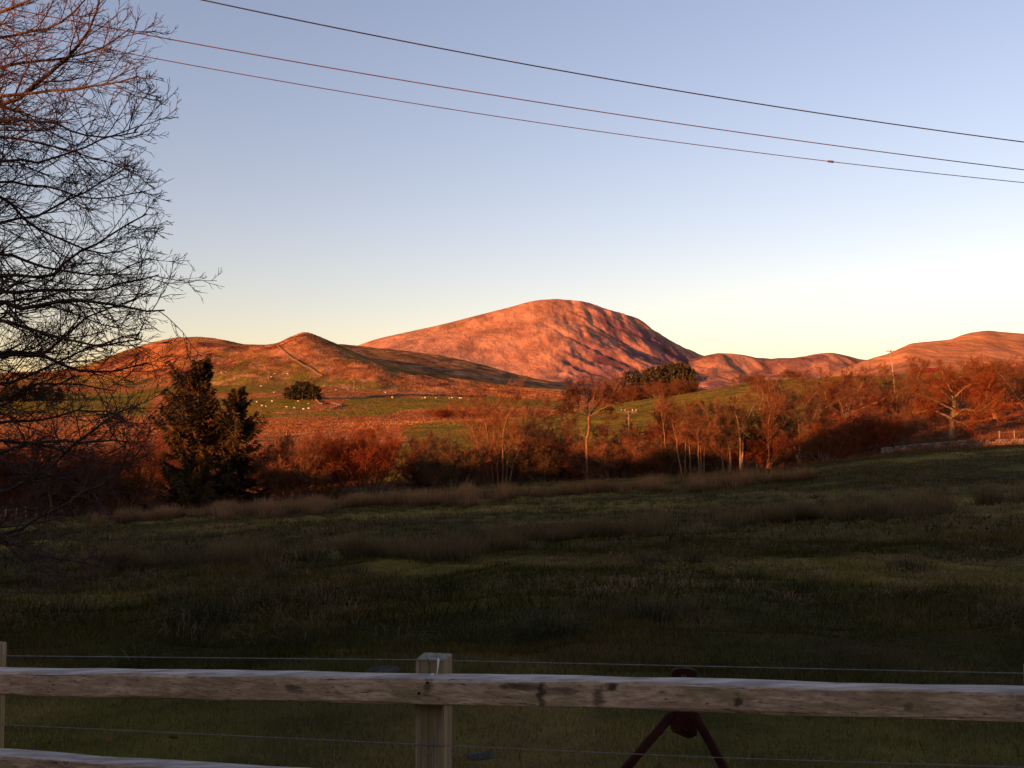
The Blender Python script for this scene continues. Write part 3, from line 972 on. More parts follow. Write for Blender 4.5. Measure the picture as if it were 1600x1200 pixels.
# ------------------------------------------------------------------ the bare tree at the left, its trunk outside the picture
def near_tree():
    rng = np.random.default_rng(11)
    base = P(-330, 700, 11.5)
    gx, gy = base[0], base[1]
    gz = float(ground(gx, gy))
    root = empty('bare_tree', (0, 0, 0))
    tag(root, 'large bare tree with fine dark twigs reaching in from the left above the fence', 'tree')
    mb = MB()
    tp = [(gx, gy, gz - 0.2), (gx - 0.02, gy, gz + 0.5), (gx + 0.03, gy + 0.03, gz + 2), (gx - 0.06, gy - 0.05, gz + 4), (gx + 0.05, gy + 0.05, gz + 6), (gx + 0.1, gy, gz + 8), (gx + 0.2, gy, gz + 10)]
    mb.tube(tp, [0.42, 0.32, 0.27, 0.24, 0.19, 0.13, 0.05], 12)
    mb.build('trunk', M_NEARBARK, root, True)
    limbs = [
        [(0, 165), (75, 115), (120, 70), (150, 20), (165, -40)], [(0, 212), (60, 222), (145, 247), (222, 274)],
        [(0, 308), (45, 348), (100, 375), (165, 397), (215, 380)], [(0, 430), (75, 430), (115, 400), (165, 375), (225, 336)],
        [(0, 472), (30, 482), (100, 470), (170, 474), (225, 484), (258, 482)], [(0, 558), (60, 555), (110, 520), (150, 490), (215, 470)],
        [(0, 552), (70, 556), (130, 580), (190, 577), (230, 568)], [(0, 705), (60, 690), (140, 690), (205, 686)],
        [(0, 768), (70, 735), (120, 690), (165, 655), (215, 628)], [(0, 835), (70, 805), (130, 770), (190, 740), (218, 700)],
        [(0, 845), (60, 868), (110, 875), (170, 890)], [(0, 60), (90, 40), (150, -20)], [(0, 105), (80, 95), (150, 80), (205, 45)],
        [(0, 625), (60, 600), (120, 600), (180, 612)], [(0, 395), (80, 420), (160, 430), (235, 400)], [(0, 150), (90, 142), (170, 132), (215, 120)],
        [(0, 740), (60, 742), (110, 750), (165, 795)], [(0, 250), (60, 252), (130, 232), (210, 200)], [(0, 350), (70, 330), (130, 300), (200, 262)],
        [(0, 500), (70, 520), (150, 540), (220, 530)], [(0, 20), (60, -10), (120, -60)], [(0, 660), (70, 655), (130, 640), (190, 650)],
        [(0, 285), (70, 290), (140, 310), (230, 300)], [(0, 185), (70, 190), (150, 215), (215, 205)], [(0, 455), (80, 455), (160, 450), (245, 430)], [(0, 600), (70, 575), (140, 545), (215, 520)], [(0, 690), (80, 700), (150, 720), (200, 725)],
    ]
    for li, pts in enumerate(limbs):
        y0 = pts[0][1]
        sy = min(max(y0 * 0.8 + 150 + rng.normal() * 25, 150), 800)
        full = [(-330, sy), (-190, 0.55 * sy + 0.45 * y0 - 15), (-90, 0.2 * sy + 0.8 * y0 - 10)] + pts
        dend = 11.5 + rng.uniform(-1.8, 1.3)
        pp = np.array(full, float)
        s = np.concatenate([[0], np.cumsum(np.hypot(*np.diff(pp, axis=0).T))])
        q = np.linspace(0, s[-1], 22)
        xy = pchip_cols(np.repeat(s[:, None], 2, 1), pp, np.repeat(q[:, None], 2, 1))
        dep = 11.5 + (dend - 11.5) * (q / s[-1]) ** 1.2
        L3 = np.array([P(a, b, c) for (a, b), c in zip(xy, dep)])
        L3 += 0.012 * rng.normal(size=L3.shape)
        r0 = 0.06 if li in (0, 4, 6) else rng.uniform(0.034, 0.048)
        Rl = r0 * (1 - 0.9 * (q / s[-1]) ** 0.8) + 0.003
        Ps, Rs, Ls = L3[None], Rl[None], np.array([np.linalg.norm(np.diff(L3, axis=0), axis=1).sum()])
        V, Fc = tubes(Ps, Rs, 7)
        limb = link('limb', np_mesh('limb', V, Fc, True), M_NEARBARK, root)
        B1, R1, L1 = sprout(rng, Ps, Rs, Ls, c=24, ratio=0.25, ang=0.68, asd=0.22, n=7, wob=0.11, up=0.045, tmin=0.3, rr=0.5, tip=0.3, rmin=0.006)
        B2, R2, L2 = sprout(rng, B1, R1, L1, c=7, ratio=0.55, ang=0.65, asd=0.2, n=5, wob=0.14, up=0.08, tmin=0.15, rr=0.6, tip=0.45, rmin=0.0042)
        B3, R3, L3_ = sprout(rng, B2, R2, L2, c=4, ratio=0.5, ang=0.6, asd=0.2, n=3, wob=0.16, up=0.16, tmin=0.2, rr=0.7, tip=0.6, rmin=0.0034)
        V, Fs = merge([tubes(B1, R1, 5), tubes(B2, R2, 3), tubes(B3, R3, 3)])
        link('twigs', np_mesh('twigs', V, Fs, True), M_NEARTWIG, limb)


near_tree()

# ------------------------------------------------------------------ bare trees along the stream
L_FINE = [dict(c=8, ratio=0.62, ang=0.6, asd=0.2, n=7, wob=0.13, up=0.06, tmin=0.3, rr=0.5, tip=0.3, rmin=0.02),
          dict(c=8, ratio=0.65, ang=0.6, asd=0.2, n=5, wob=0.13, up=0.06, tmin=0.15, rr=0.5, tip=0.4, rmin=0.012),
          dict(c=7, ratio=0.7, ang=0.55, asd=0.2, n=4, wob=0.13, up=0.06, tmin=0.1, rr=0.6, tip=0.5, rmin=0.009),
          dict(c=4, ratio=0.75, ang=0.5, asd=0.2, n=2, wob=0.15, up=0.06, tmin=0.15, rr=0.7, tip=0.6, rmin=0.007)]
X_FINE = [dict(L_FINE[0], length=3.3, c=12, tmin=0.3, ang=0.7, up=0.05), dict(L_FINE[1], c=8, ang=0.65), dict(L_FINE[2], c=7, ang=0.6), dict(L_FINE[3], c=5)]
X_OAK = [dict(c=9, ratio=0.6, length=3.1, ang=0.8, asd=0.3, n=7, wob=0.25, up=0.06, tmin=0.2, rr=0.5, tip=0.3, rmin=0.03),
         dict(c=8, ratio=0.65, ang=0.75, asd=0.25, n=5, wob=0.22, up=0.08, tmin=0.15, rr=0.5, tip=0.4, rmin=0.014),
         dict(c=8, ratio=0.65, ang=0.65, asd=0.25, n=4, wob=0.18, up=0.08, tmin=0.1, rr=0.6, tip=0.5, rmin=0.0095),
         dict(c=5, ratio=0.7, ang=0.6, asd=0.2, n=2, wob=0.15, up=0.08, tmin=0.1, rr=0.7, tip=0.6, rmin=0.007)]
L_BUSH = [dict(c=9, ratio=0.6, ang=0.6, asd=0.2, n=6, wob=0.14, up=0.05, tmin=0.12, rr=0.5, tip=0.4, rmin=0.018),
          dict(c=8, ratio=0.65, ang=0.6, asd=0.25, n=4, wob=0.15, up=0.06, tmin=0.12, rr=0.6, tip=0.5, rmin=0.011),
          dict(c=8, ratio=0.7, ang=0.55, asd=0.2, n=3, wob=0.15, up=0.06, tmin=0.1, rr=0.7, tip=0.6, rmin=0.0085),
          dict(c=2, ratio=0.8, ang=0.5, asd=0.2, n=2, wob=0.15, up=0.06, tmin=0.1, rr=0.7, tip=0.6, rmin=0.0085)]


def fan(rng, n, spread, lean, r, w=0.03, lo=0.7, hi=0.95):
    out = []
    for i in range(n):
        a = rng.uniform(0, 2 * math.pi)
        t = spread * (i + 0.5) / n
        out.append(((w * math.cos(a) * (0.3 + t), w * math.sin(a) * (0.3 + t), 0), (math.cos(a) * t + lean, math.sin(a) * t, 1), rng.uniform(lo, hi), r * rng.uniform(0.6, 1.1)))
    return out


R = np.random.default_rng(21)
GROUP_T = 'bare trees along the stream'
# multi-stemmed alder in the middle
t_alder = px_tree('alder_tree', 31, 103, [([(768, 760), (757, 725), (748, 695), (733, 662), (712, 640)], 0.2, 0.04), ([(772, 760), (766, 720), (763, 685), (755, 645), (748, 618)], 0.17, 0.04),
                  ([(778, 760), (776, 715), (772, 680), (776, 640), (784, 608)], 0.16, 0.04), ([(785, 760), (786, 710), (786, 680), (799, 640), (818, 612)], 0.17, 0.04),
                  ([(790, 760), (794, 715), (800, 690), (824, 655), (852, 630)], 0.15, 0.04), ([(794, 758), (808, 710), (830, 675), (850, 655), (874, 645)], 0.11, 0.03),
                  ([(766, 760), (752, 735), (742, 712)], 0.07, 0.03)], X_FINE, M_PALEBARK, M_TWIG,
                  'many-stemmed bare tree with sunlit orange stems, widest of the middle row', group=GROUP_T)
# tall single tree beside the pole
TK = ([(918, 750), (917, 715), (917, 690), (921, 668), (920, 650)], 0.16, 0.15)
t_tall = px_tree('ash_tree', 35, 104, [TK] + [([(920, 652)] + q, 0.1, 0.03) for q in ([(905, 636), (884, 622)], [(908, 628), (893, 606)], [(916, 625), (912, 600)], [(926, 628), (932, 602)], [(934, 632), (952, 610)], [(938, 640), (966, 628)], [(903, 645), (876, 640)], [(940, 648), (962, 648)])]
                 + [([(918, 684), (905, 678), (890, 676)], 0.06, 0.02), ([(918, 690), (930, 684), (948, 684)], 0.05, 0.02), ([(917, 748), (912, 735), (905, 725)], 0.06, 0.03)],
                 [dict(X_FINE[0], length=2.1, c=8, tmin=0.3)] + X_FINE[1:], M_PALEBARK, M_TWIG_RED,
                 'tall bare tree with one pale trunk and a round russet crown beside the small pole', group=GROUP_T)
t_stems = px_tree('birch_clump', 37, 103, [([(1066, 740), (1060, 712), (1057, 685), (1050, 660), (1040, 632)], 0.12, 0.03), ([(1070, 740), (1072, 705), (1069, 675), (1066, 640)], 0.1, 0.03), ([(1080, 740), (1078, 700), (1075, 670), (1072, 636)], 0.1, 0.03),
                  ([(1093, 740), (1091, 700), (1090, 670), (1084, 634)], 0.13, 0.03), ([(1097, 740), (1095, 705), (1094, 675), (1098, 640)], 0.11, 0.03), ([(1099, 740), (1101, 710), (1104, 690), (1110, 660)], 0.09, 0.03), ([(1040, 700), (1036, 665), (1033, 640), (1030, 622)], 0.07, 0.03)],
                  [dict(X_FINE[0], length=2.4, tmin=0.35)] + X_FINE[1:], M_PALEBARK, M_TWIG, 'clump of thin upright pale stems with a sparse crown, right of the small pole', group=GROUP_T)
t_stems2 = px_tree('birch_clump', 38, 103, [([(1142, 740), (1140, 705), (1134, 675), (1118, 650), (1104, 638)], 0.14, 0.04), ([(1140, 740), (1139, 700), (1138, 670), (1132, 640)], 0.13, 0.04), ([(1157, 740), (1157, 705), (1156, 680), (1150, 650), (1143, 630)], 0.15, 0.04),
                   ([(1159, 740), (1160, 705), (1162, 675), (1170, 650), (1178, 634)], 0.13, 0.04), ([(1131, 740), (1128, 712), (1120, 690)], 0.09, 0.03)],
                   [dict(X_FINE[0], length=2.6, tmin=0.4)] + X_FINE[1:], M_BARK, M_TWIG_GREY, 'fan-crowned olive-brown bare tree standing right of the clump of pale stems', group=GROUP_T)
# oaks on the right
t_oak = px_tree('oak_tree', 41, 116, [([(1487, 697), (1488, 675), (1487, 660), (1488, 648)], 0.48, 0.36),
                ([(1488, 650), (1492, 628), (1486, 610), (1493, 592), (1506, 572)], 0.34, 0.06), ([(1488, 652), (1508, 640), (1532, 643), (1552, 638), (1570, 628)], 0.25, 0.05), ([(1492, 650), (1512, 646), (1525, 655), (1532, 650)], 0.12, 0.04), ([(1490, 656), (1502, 660), (1515, 667)], 0.11, 0.04),
                ([(1487, 654), (1468, 645), (1452, 641), (1430, 646)], 0.2, 0.05), ([(1490, 628), (1474, 613), (1460, 603), (1448, 600)], 0.15, 0.04), ([(1489, 640), (1462, 626), (1442, 618), (1425, 612)], 0.15, 0.04), ([(1488, 612), (1478, 595), (1470, 578)], 0.15, 0.04),
                ([(1492, 620), (1510, 604), (1530, 592)], 0.14, 0.04), ([(1494, 594), (1515, 580), (1532, 574)], 0.1, 0.04), ([(1530, 643), (1545, 632), (1558, 622)], 0.09, 0.03)],
                X_OAK, M_OAKBARK, M_TWIG, 'old bare oak with thick sunlit trunk and long gnarled side limbs behind the stone wall')
t_oak2 = px_tree('oak_tree', 44, 122, [([(1322, 694), (1320, 672), (1321, 655)], 0.36, 0.3), ([(1321, 658), (1306, 640), (1294, 630), (1288, 612)], 0.2, 0.05), ([(1321, 656), (1313, 630), (1303, 612), (1298, 596)], 0.2, 0.05), ([(1321, 655), (1322, 628), (1316, 600), (1320, 584)], 0.2, 0.05),
                ([(1321, 655), (1332, 625), (1344, 606), (1350, 590)], 0.2, 0.05), ([(1321, 658), (1342, 640), (1362, 632), (1382, 622)], 0.18, 0.05), ([(1321, 664), (1345, 656), (1366, 654), (1386, 650)], 0.15, 0.05), ([(1321, 665), (1300, 658), (1278, 650)], 0.15, 0.05)],
                [dict(X_OAK[0], length=3.0)] + X_OAK[1:], M_OAKBARK, M_TWIG_RED, 'broad bare oak with twisted sunlit limbs above the dark thicket')
# domed bushes
t_bush = bare_tree('willow_bush', 51, 8.6, fan(R, 18, 1.25, 0, 0.0075, 0.12, 0.65, 0.95), L_BUSH, M_BARK, M_TWIG_RED,
                   'large domed russet bush, rounder of the pair right of the spruces', spot(572, 102), 0.0, cat='bush', group='russet bushes right of the spruces')
t_bush2 = bare_tree('willow_bush', 52, 7.6, fan(R, 18, 1.3, 0, 0.0075, 0.12, 0.65, 0.95), L_BUSH, M_BARK, M_TWIG,
                    'reddish domed bush touching the smaller spruce', spot(455, 101), 0.0, cat='bush', group='russet bushes right of the spruces')
t_small = bare_tree('hazel_clump', 53, 5.8, fan(R, 13, 0.9, 0, 0.010, 0.12), L_BUSH, M_BARK, M_TWIG_GREY,
                    'small dark many-stemmed clump just left of the widest bare tree', spot(712, 101), 0.0, cat='bush')

cp = copy_tree
cp(t_bush, spot(505, 104), 1.3, (0.9, 0.9, 0.92), 'russet bush between its two domed neighbours, dark trunks showing below', 'bush', 'russet bushes right of the spruces')
for pxx, d, o, rz, s, lab, cat, grp in [
    (848, 106, t_small, 0.5, (1.1, 1.1, 0.85), 'dark low thicket between the widest bare tree and the tall single tree', 'bush', None),
    (882, 109, t_bush2, 2.0, (0.78, 0.78, 0.62), 'brown thicket left of the tall tree with one pale trunk', 'bush', None),
    (965, 105, t_bush2, 4.0, (0.86, 0.86, 0.64), 'dim red thicket right of the tall tree with one pale trunk', 'bush', None),
    (1015, 108, t_small, 2.6, (1.2, 1.2, 0.8), 'dark bush below the small pole', 'bush', None),
    (1200, 106, t_alder, 2.2, (0.72, 0.72, 0.78), 'reddish bare tree between the olive crown and the dark thicket', 'tree', GROUP_T),
    (1248, 108, t_stems2, 1.2, (0.8, 0.8, 0.75), 'slender bare tree left of the dark thicket', 'tree', GROUP_T),
    (1290, 106, t_bush2, 1.0, (0.7, 0.7, 0.58), 'dark thicket bush under the broad oak, left end', 'bush', 'dark thicket under the broad oak'),
    (1345, 107, t_bush, 2.5, (0.78, 0.7, 0.56), 'dark thicket bush under the broad oak, middle', 'bush', 'dark thicket under the broad oak'),
    (1400, 109, t_bush2, 3.5, (0.86, 0.7, 0.66), 'dark thicket bush nearest the old oak trunk, in shade', 'bush', 'dark thicket under the broad oak'),
    (1188, 205, t_oak2, 0.8, (0.85, 0.85, 0.8), 'sparse bare tree forking low on the green hill crest', 'tree', None),
    (1385, 150, t_bush, 0.7, (0.74, 0.74, 0.58), 'russet bush at the foot of the tall pole', 'bush', None),
    (1345, 165, t_oak2, 2.9, (0.8, 0.8, 0.7), 'russet tree top behind the broad oak, left of the tall pole', 'tree', None),
    (1440, 150, t_bush2, 1.9, (1.01, 1.01, 0.7), 'russet bush below the red barn roof', 'bush', None),
    (1555, 140, t_oak2, 4.0, (0.95, 0.95, 0.85), 'russet bare tree behind the long right limb of the old oak', 'tree', 'russet trees right of the old oak'),
    (1610, 130, t_alder, 1.0, (0.95, 0.95, 0.85), 'russet bare tree cut by the right edge of the picture', 'tree', 'russet trees right of the old oak'),
    (1580, 170, t_bush, 2.0, (1.25, 1.01, 0.94), 'russet thicket on the slope high right of the old oak', 'bush', None),
    (1500, 165, t_bush, 4.4, (1.09, 0.94, 0.78), 'russet thicket directly behind the old oak crown', 'bush', None),
    (232, 150, t_bush2, 0.3, (1.01, 1.01, 1.05), 'russet bush standing behind the larger spruce on its left', 'bush', None),
    (400, 135, t_bush, 1.1, (0.7, 0.7, 0.58), 'russet scrub bush showing behind the smaller spruce', 'bush', None),
    (270, 135, t_bush, 5.1, (0.7, 0.7, 0.62), 'russet scrub bush showing behind the larger spruce', 'bush', None),
    (155, 140, t_bush2, 3.1, (0.94, 0.94, 0.7), 'russet scrub bush on the slope left of the spruces', 'bush', None),
    (30, 135, t_bush, 4.1, (1.01, 1.01, 0.78), 'russet scrub bush far left behind the near twigs', 'bush', None),
    (668, 112, t_alder, 2.0, (0.62, 0.62, 0.62), 'small bare tree on the green slope left of the small dark clump', 'tree', GROUP_T),
    (838, 116, t_stems2, 1.0, (0.85, 0.85, 0.9), 'bare tree filling the gap right of the widest bare tree', 'tree', GROUP_T),
    (872, 114, t_alder, 3.6, (0.7, 0.7, 0.72), 'low bare tree close on the left of the tall single trunk', 'tree', GROUP_T),
    (968, 116, t_stems2, 3.0, (0.8, 0.8, 0.72), 'low bare tree just left of the small pole', 'tree', GROUP_T),
    (1032, 118, t_stems, 2.0, (0.9, 0.9, 0.9), 'pale thin-stemmed bare tree just right of the small pole', 'tree', GROUP_T),
    (1112, 116, t_alder, 1.5, (0.8, 0.8, 0.78), 'bare tree behind the gap between the pale stems and the olive crown', 'tree', GROUP_T),
    (1225, 118, t_alder, 5.0, (0.95, 0.95, 0.9), 'russet bare tree leaning over the left end of the dark thicket', 'tree', GROUP_T),
    (1270, 128, t_alder, 0.2, (1.0, 1.0, 0.95), 'russet bare tree behind the left limbs of the broad oak', 'tree', GROUP_T),
    (1400, 128, t_alder, 4.2, (0.85, 0.85, 0.8), 'russet bare tree between the broad oak and the old oak', 'tree', GROUP_T),
    (1430, 170, t_alder, 2.2, (1.0, 1.0, 0.85), 'russet bare tree in front of the barn wall', 'tree', None),
    (1540, 185, t_alder, 3.2, (0.9, 0.9, 0.7), 'russet bare tree high on the slope right of the old oak', 'tree', 'russet trees right of the old oak'),
    (700, 390, t_bush, 0.3, (1.56, 1.17, 0.7), 'low dark red bush on the rough ground beyond the green slope', 'bush', None),
    (742, 400, t_bush2, 1.3, (1.4, 1.17, 0.7), 'small red bush beyond the crown of the widest bare tree', 'bush', None),
    (-20, 92, t_bush, 2.0, (0.94, 0.94, 0.98), 'russet bush at the left edge behind the near twigs', 'bush', 'russet bushes behind the near tree'),
    (60, 97, t_bush2, 2.8, (1.09, 1.09, 1.13), 'russet bush behind the near twigs, above the row of fence stakes', 'bush', 'russet bushes behind the near tree'),
    (125, 99, t_bush, 3.6, (0.9, 0.9, 0.94), 'russet bush behind the near twigs, right of the pale birch trunk', 'bush', 'russet bushes behind the near tree'),
    (190, 97, t_bush2, 0.4, (0.86, 0.86, 0.94), 'dark russet bush left of the larger spruce', 'bush', 'russet bushes behind the near tree'),
    (950, 290, t_alder, 0.4, (1.0, 1.0, 0.9), 'russet bare tree at the left end of the dark pine wood', 'tree', 'bare trees before the pine wood'),
    (985, 292, t_bush, 0.9, (1.25, 1.01, 0.78), 'russet scrub at the foot of the dark pine wood, left half', 'bush', 'scrub before the pine wood'),
    (1030, 288, t_bush, 2.9, (1.33, 1.01, 0.7), 'russet scrub at the foot of the dark pine wood, middle', 'bush', 'scrub before the pine wood'),
    (1062, 286, t_bush2, 1.9, (1.25, 1.01, 0.7), 'russet scrub at the foot of the dark pine wood, right half', 'bush', 'scrub before the pine wood'),
    (1165, 262, t_bush2, 1.0, (0.94, 0.78, 0.43), 'dark low gorse bush on the hill crest left of the sparse tree', 'bush', 'gorse on the hill crest'),
    (1232, 270, t_bush2, 2.0, (0.86, 0.78, 0.39), 'dark low gorse bush on the hill crest right of the sparse tree', 'bush', 'gorse on the hill crest'),
]:
    cp(o, spot(pxx, d), rz, s, lab, cat, grp)
rt = np.random.default_rng(77)
ORD = ['leftmost', 'second from the left', 'third from the left', 'fourth from the left', 'fifth from the left', 'sixth from the left', 'seventh from the left', 'eighth from the left', 'ninth from the left', 'tenth from the left', 'eleventh from the left', 'twelfth from the left', 'thirteenth from the left', 'rightmost']


def ordinal(i, n):
    return 'rightmost' if i == n - 1 else ORD[i]


for i in range(14):
    a = 650 + i * 48
    o = (t_small, t_bush2, t_bush)[i % 3]
    k_ = rt.uniform(0.55, 0.85)
    cp(o, spot(a + rt.uniform(-10, 10), rt.uniform(106, 116)), rt.uniform(0, 6), (k_ * 1.2, k_ * 1.2, k_), 'low dim thicket bush behind the pale stems along the stream, ' + ordinal(i, 14), 'bush', 'tangled thicket along the stream')
bare_tree('birch_tree', 61, 7.2, [((0, 0, 0), (-0.08, 0, 1), 0.9, 0.012)], [dict(L_FINE[0], c=12, tmin=0.3, ratio=0.4)] + L_FINE[1:], M_PALEBARK, M_TWIG,
          'slender birch with a pale orange trunk behind the near twigs', spot(86, 90), 0.3)


# ------------------------------------------------------------------ conifers
def spruce_mesh(name, seed, h, rmax, whorls, per, sprays, low=0.08, shape=0.85, size=0.5, rag=0.35, wid=(0.045, 0.1)):
    rng = np.random.default_rng(seed)
    N = whorls * per
    f = low + (0.98 - low) * np.repeat((np.arange(whorls) + 0.5) / whorls, per) + rng.normal(size=N) * 0.01
    az = rng.uniform(0, 2 * np.pi, N)
    lobe = 1 + rag * (vnoise(az * 1.1 + seed, f * 9) - 0.5) * 2
    L = rmax * (1 - f) ** shape * lobe * rng.uniform(0.55, 1.2, N) + 0.12 * size
    L *= np.where(f < 0.2, 0.75 + f, 1)
    n = 6
    t = np.linspace(0, 1, n)
    slope = 0.4 - 0.62 * (1 - f) + 0.16 * rng.normal(size=N)          # lower branches droop, the top reaches up
    r = L[:, None] * t[None, :]
    z = f[:, None] * h + L[:, None] * (slope[:, None] * t - 0.18 * np.sin(t * np.pi) + 0.16 * t**3)
    Ps = np.stack([r * np.cos(az)[:, None], r * np.sin(az)[:, None], z], -1)
    Rs = (0.012 * L[:, None] + 0.008) * (1 - 0.8 * t)[None, :]
    Vb, Fb = tubes(Ps, Rs, 3)
    # sprays of needles: narrow ragged triangles hanging along each branch
    M = N * sprays
    bi = np.repeat(np.arange(N), sprays)
    tt = 0.12 + 0.9 * rng.random(M) ** 0.8
    tt = np.clip(tt, 0, 0.999)
    fi = tt * (n - 1)
    i0 = fi.astype(int)
    a = (fi - i0)[:, None]
    p = Ps[bi, i0] * (1 - a) + Ps[bi, i0 + 1] * a
    out = np.stack([np.cos(az[bi]), np.sin(az[bi]), np.zeros(M)], -1)
    sd = np.stack([-np.sin(az[bi]), np.cos(az[bi]), np.zeros(M)], -1) * rng.choice([-1, 1], M)[:, None]
    d = norm(out * rng.uniform(0.2, 0.9, (M, 1)) + sd * rng.uniform(0.2, 1.0, (M, 1)) + np.array((0, 0, 1.0)) * rng.uniform(-0.85, 0.1, (M, 1)))
    ln = size * rng.uniform(0.5, 1.2, (M, 1)) * (1.15 - 0.5 * f[bi][:, None])
    wd = norm(np.cross(d, rng.normal(size=(M, 3)))) * ln * rng.uniform(wid[0], wid[1], (M, 1))
    V = np.stack([p, p + d * ln * 0.4 - wd * 1.2, p + d * ln, p + d * ln * 0.5 + wd * 1.2], 1).reshape(-1, 3)
    Fs = np.arange(M * 4).reshape(M, 4)
    V, F2 = merge([(Vb, Fb), (V, Fs)])
    crown = np_mesh(name + '_crown', V, F2)
    tp = np.array([[(0.0, 0, -0.2), (0, 0, h * 0.25), (0, 0, h * 0.6), (0, 0, h)]])
    V, Fc = tubes(tp, np.array([[0.022 * h, 0.017 * h, 0.009 * h, 0.002 * h]]), 8)
    return np_mesh(name + '_trunk', V, Fc, True), crown


def conifer(name, meshes, needle, loc, rz, s, label, group=None):
    root = empty(name, loc, rz)
    root.scale = s if hasattr(s, '__len__') else (s, s, s)
    link('trunk', meshes[0], M_BARK, root)
    link('crown', meshes[1], needle, root)
    return tag(root, label, 'conifer', group)


sp1 = spruce_mesh('spruce', 71, 16.6, 6.0, 34, 7, 200, 0.04, 0.58, 0.75, 0.85)
sp2 = spruce_mesh('spruce_small', 72, 13.2, 4.9, 28, 6, 170, 0.1, 0.55, 0.7, 0.85)
conifer('spruce_tree', sp1, M_NEEDLE, spot(310, 99), 0.3, 1.0, 'taller dark spruce with ragged layered branches at the field edge')
conifer('spruce_tree', sp2, M_NEEDLE, spot(370, 100), 1.4, 1.0, 'shorter spruce close on the right of the taller one')
pn = [spruce_mesh('pine_a', 81, 10, 2.6, 16, 6, 56, 0.1, 0.5, 0.75, 0.4, (0.12, 0.24)), spruce_mesh('pine_b', 82, 10, 3.0, 15, 6, 56, 0.12, 0.4, 0.8, 0.5, (0.12, 0.24)), spruce_mesh('pine_c', 83, 10, 2.3, 17, 6, 52, 0.08, 0.7, 0.75, 0.35, (0.12, 0.24))]
rg = np.random.default_rng(4)
wood = [(962, 305, .9), (979, 300, 1.0), (994, 308, 1.05), (1008, 299, .95), (1018, 306, 1.05), (1030, 300, 1.0), (1040, 309, 1.1), (1050, 302, 1.02), (1060, 308, 1.1), (1068, 300, .98), (1076, 305, .92), (1084, 299, .78)]
names = ['left end', 'second from the left', 'third from the left', 'fourth from the left', 'fifth from the left', 'sixth from the left', 'sixth from the right', 'fifth from the right', 'fourth from the right', 'third from the right', 'second from the right', 'right end']
for i, (a, d, s) in enumerate(wood):
    conifer('pine_tree', pn[i % 3], M_NEEDLE_D, spot(a, d), rg.uniform(0, 6), (s * 1.12, s * 1.12, s * 1.16), 'dark pine in the wood on the green hill crest, ' + names[i], 'pine wood on the hill crest')
conifer('pine_tree', pn[2], M_NEEDLE_D, spot(887, 290), 0.4, 0.75, 'lone small pine behind the crown of the tall single tree')
for i, (a, d, s) in enumerate([(448, 600, .75), (456, 596, .95), (464, 606, 1.05), (472, 598, 1.12), (480, 604, 1.1), (488, 597, 1.0), (495, 602, .85)]):
    conifer('pine_tree', pn[(i + 1) % 3], M_NEEDLE_D, spot(a, d), rg.uniform(0, 6), (s * 1.5, s * 1.5, s * 1.05),
            'dark pine in the round clump among the sheep pastures, ' + ['left end', 'second from the left', 'third from the left', 'middle', 'third from the right', 'second from the right', 'right end'][i], 'round pine clump in the pastures')
for i, (a, d, s) in enumerate([(8, 610, .9), (22, 606, 1.0), (36, 612, 1.0), (50, 605, 1.05), (64, 611, .95), (78, 606, .95), (92, 610, .8)]):
    conifer('pine_tree', pn[i % 3], M_NEEDLE_D, spot(a, d), rg.uniform(0, 6), (s * 1.6, s * 1.6, s * 1.15),
            'dark pine in the far wood behind the near twigs, ' + ['left end', 'second from the left', 'third from the left', 'middle', 'third from the right', 'second from the right', 'right end'][i], 'far pine wood behind the near twigs')


# ------------------------------------------------------------------ grass and rushes
def blades(rng, base, h, w, lean, c0, c1, az=None):
    """one narrow triangle for each blade"""
    N = len(base)
    az = rng.uniform(0, 2 * np.pi, N) if az is None else az
    f = rng.uniform(0, np.pi, N)
    s = np.stack([np.cos(f), np.sin(f), np.zeros(N)], -1) * (w / 2)[:, None]
    tip = base + np.stack([np.cos(az) * lean * h, np.sin(az) * lean * h, h * np.sqrt(np.maximum(1 - lean**2, 0.05))], -1)
    V = np.stack([base - s, base + s, tip], 1).reshape(-1, 3)
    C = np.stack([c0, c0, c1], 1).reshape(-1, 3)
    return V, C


def stuff(name, VC, mat, label, cat):
    V = np.concatenate([v for v, _ in VC])
    C = np.concatenate([c for _, c in VC])
    o = link(name, np_mesh(name, V, np.arange(len(V)).reshape(-1, 3), False, C), mat)
    return tag(o, label, cat, kind='stuff')


rng = np.random.default_rng(91)


def scatter(n, d0, d1, kmax):
    u = rng.random(n)
    d = np.sqrt(d0**2 + u * (d1**2 - d0**2))
    x = rng.uniform(-kmax, kmax, n) * d
    return x, d


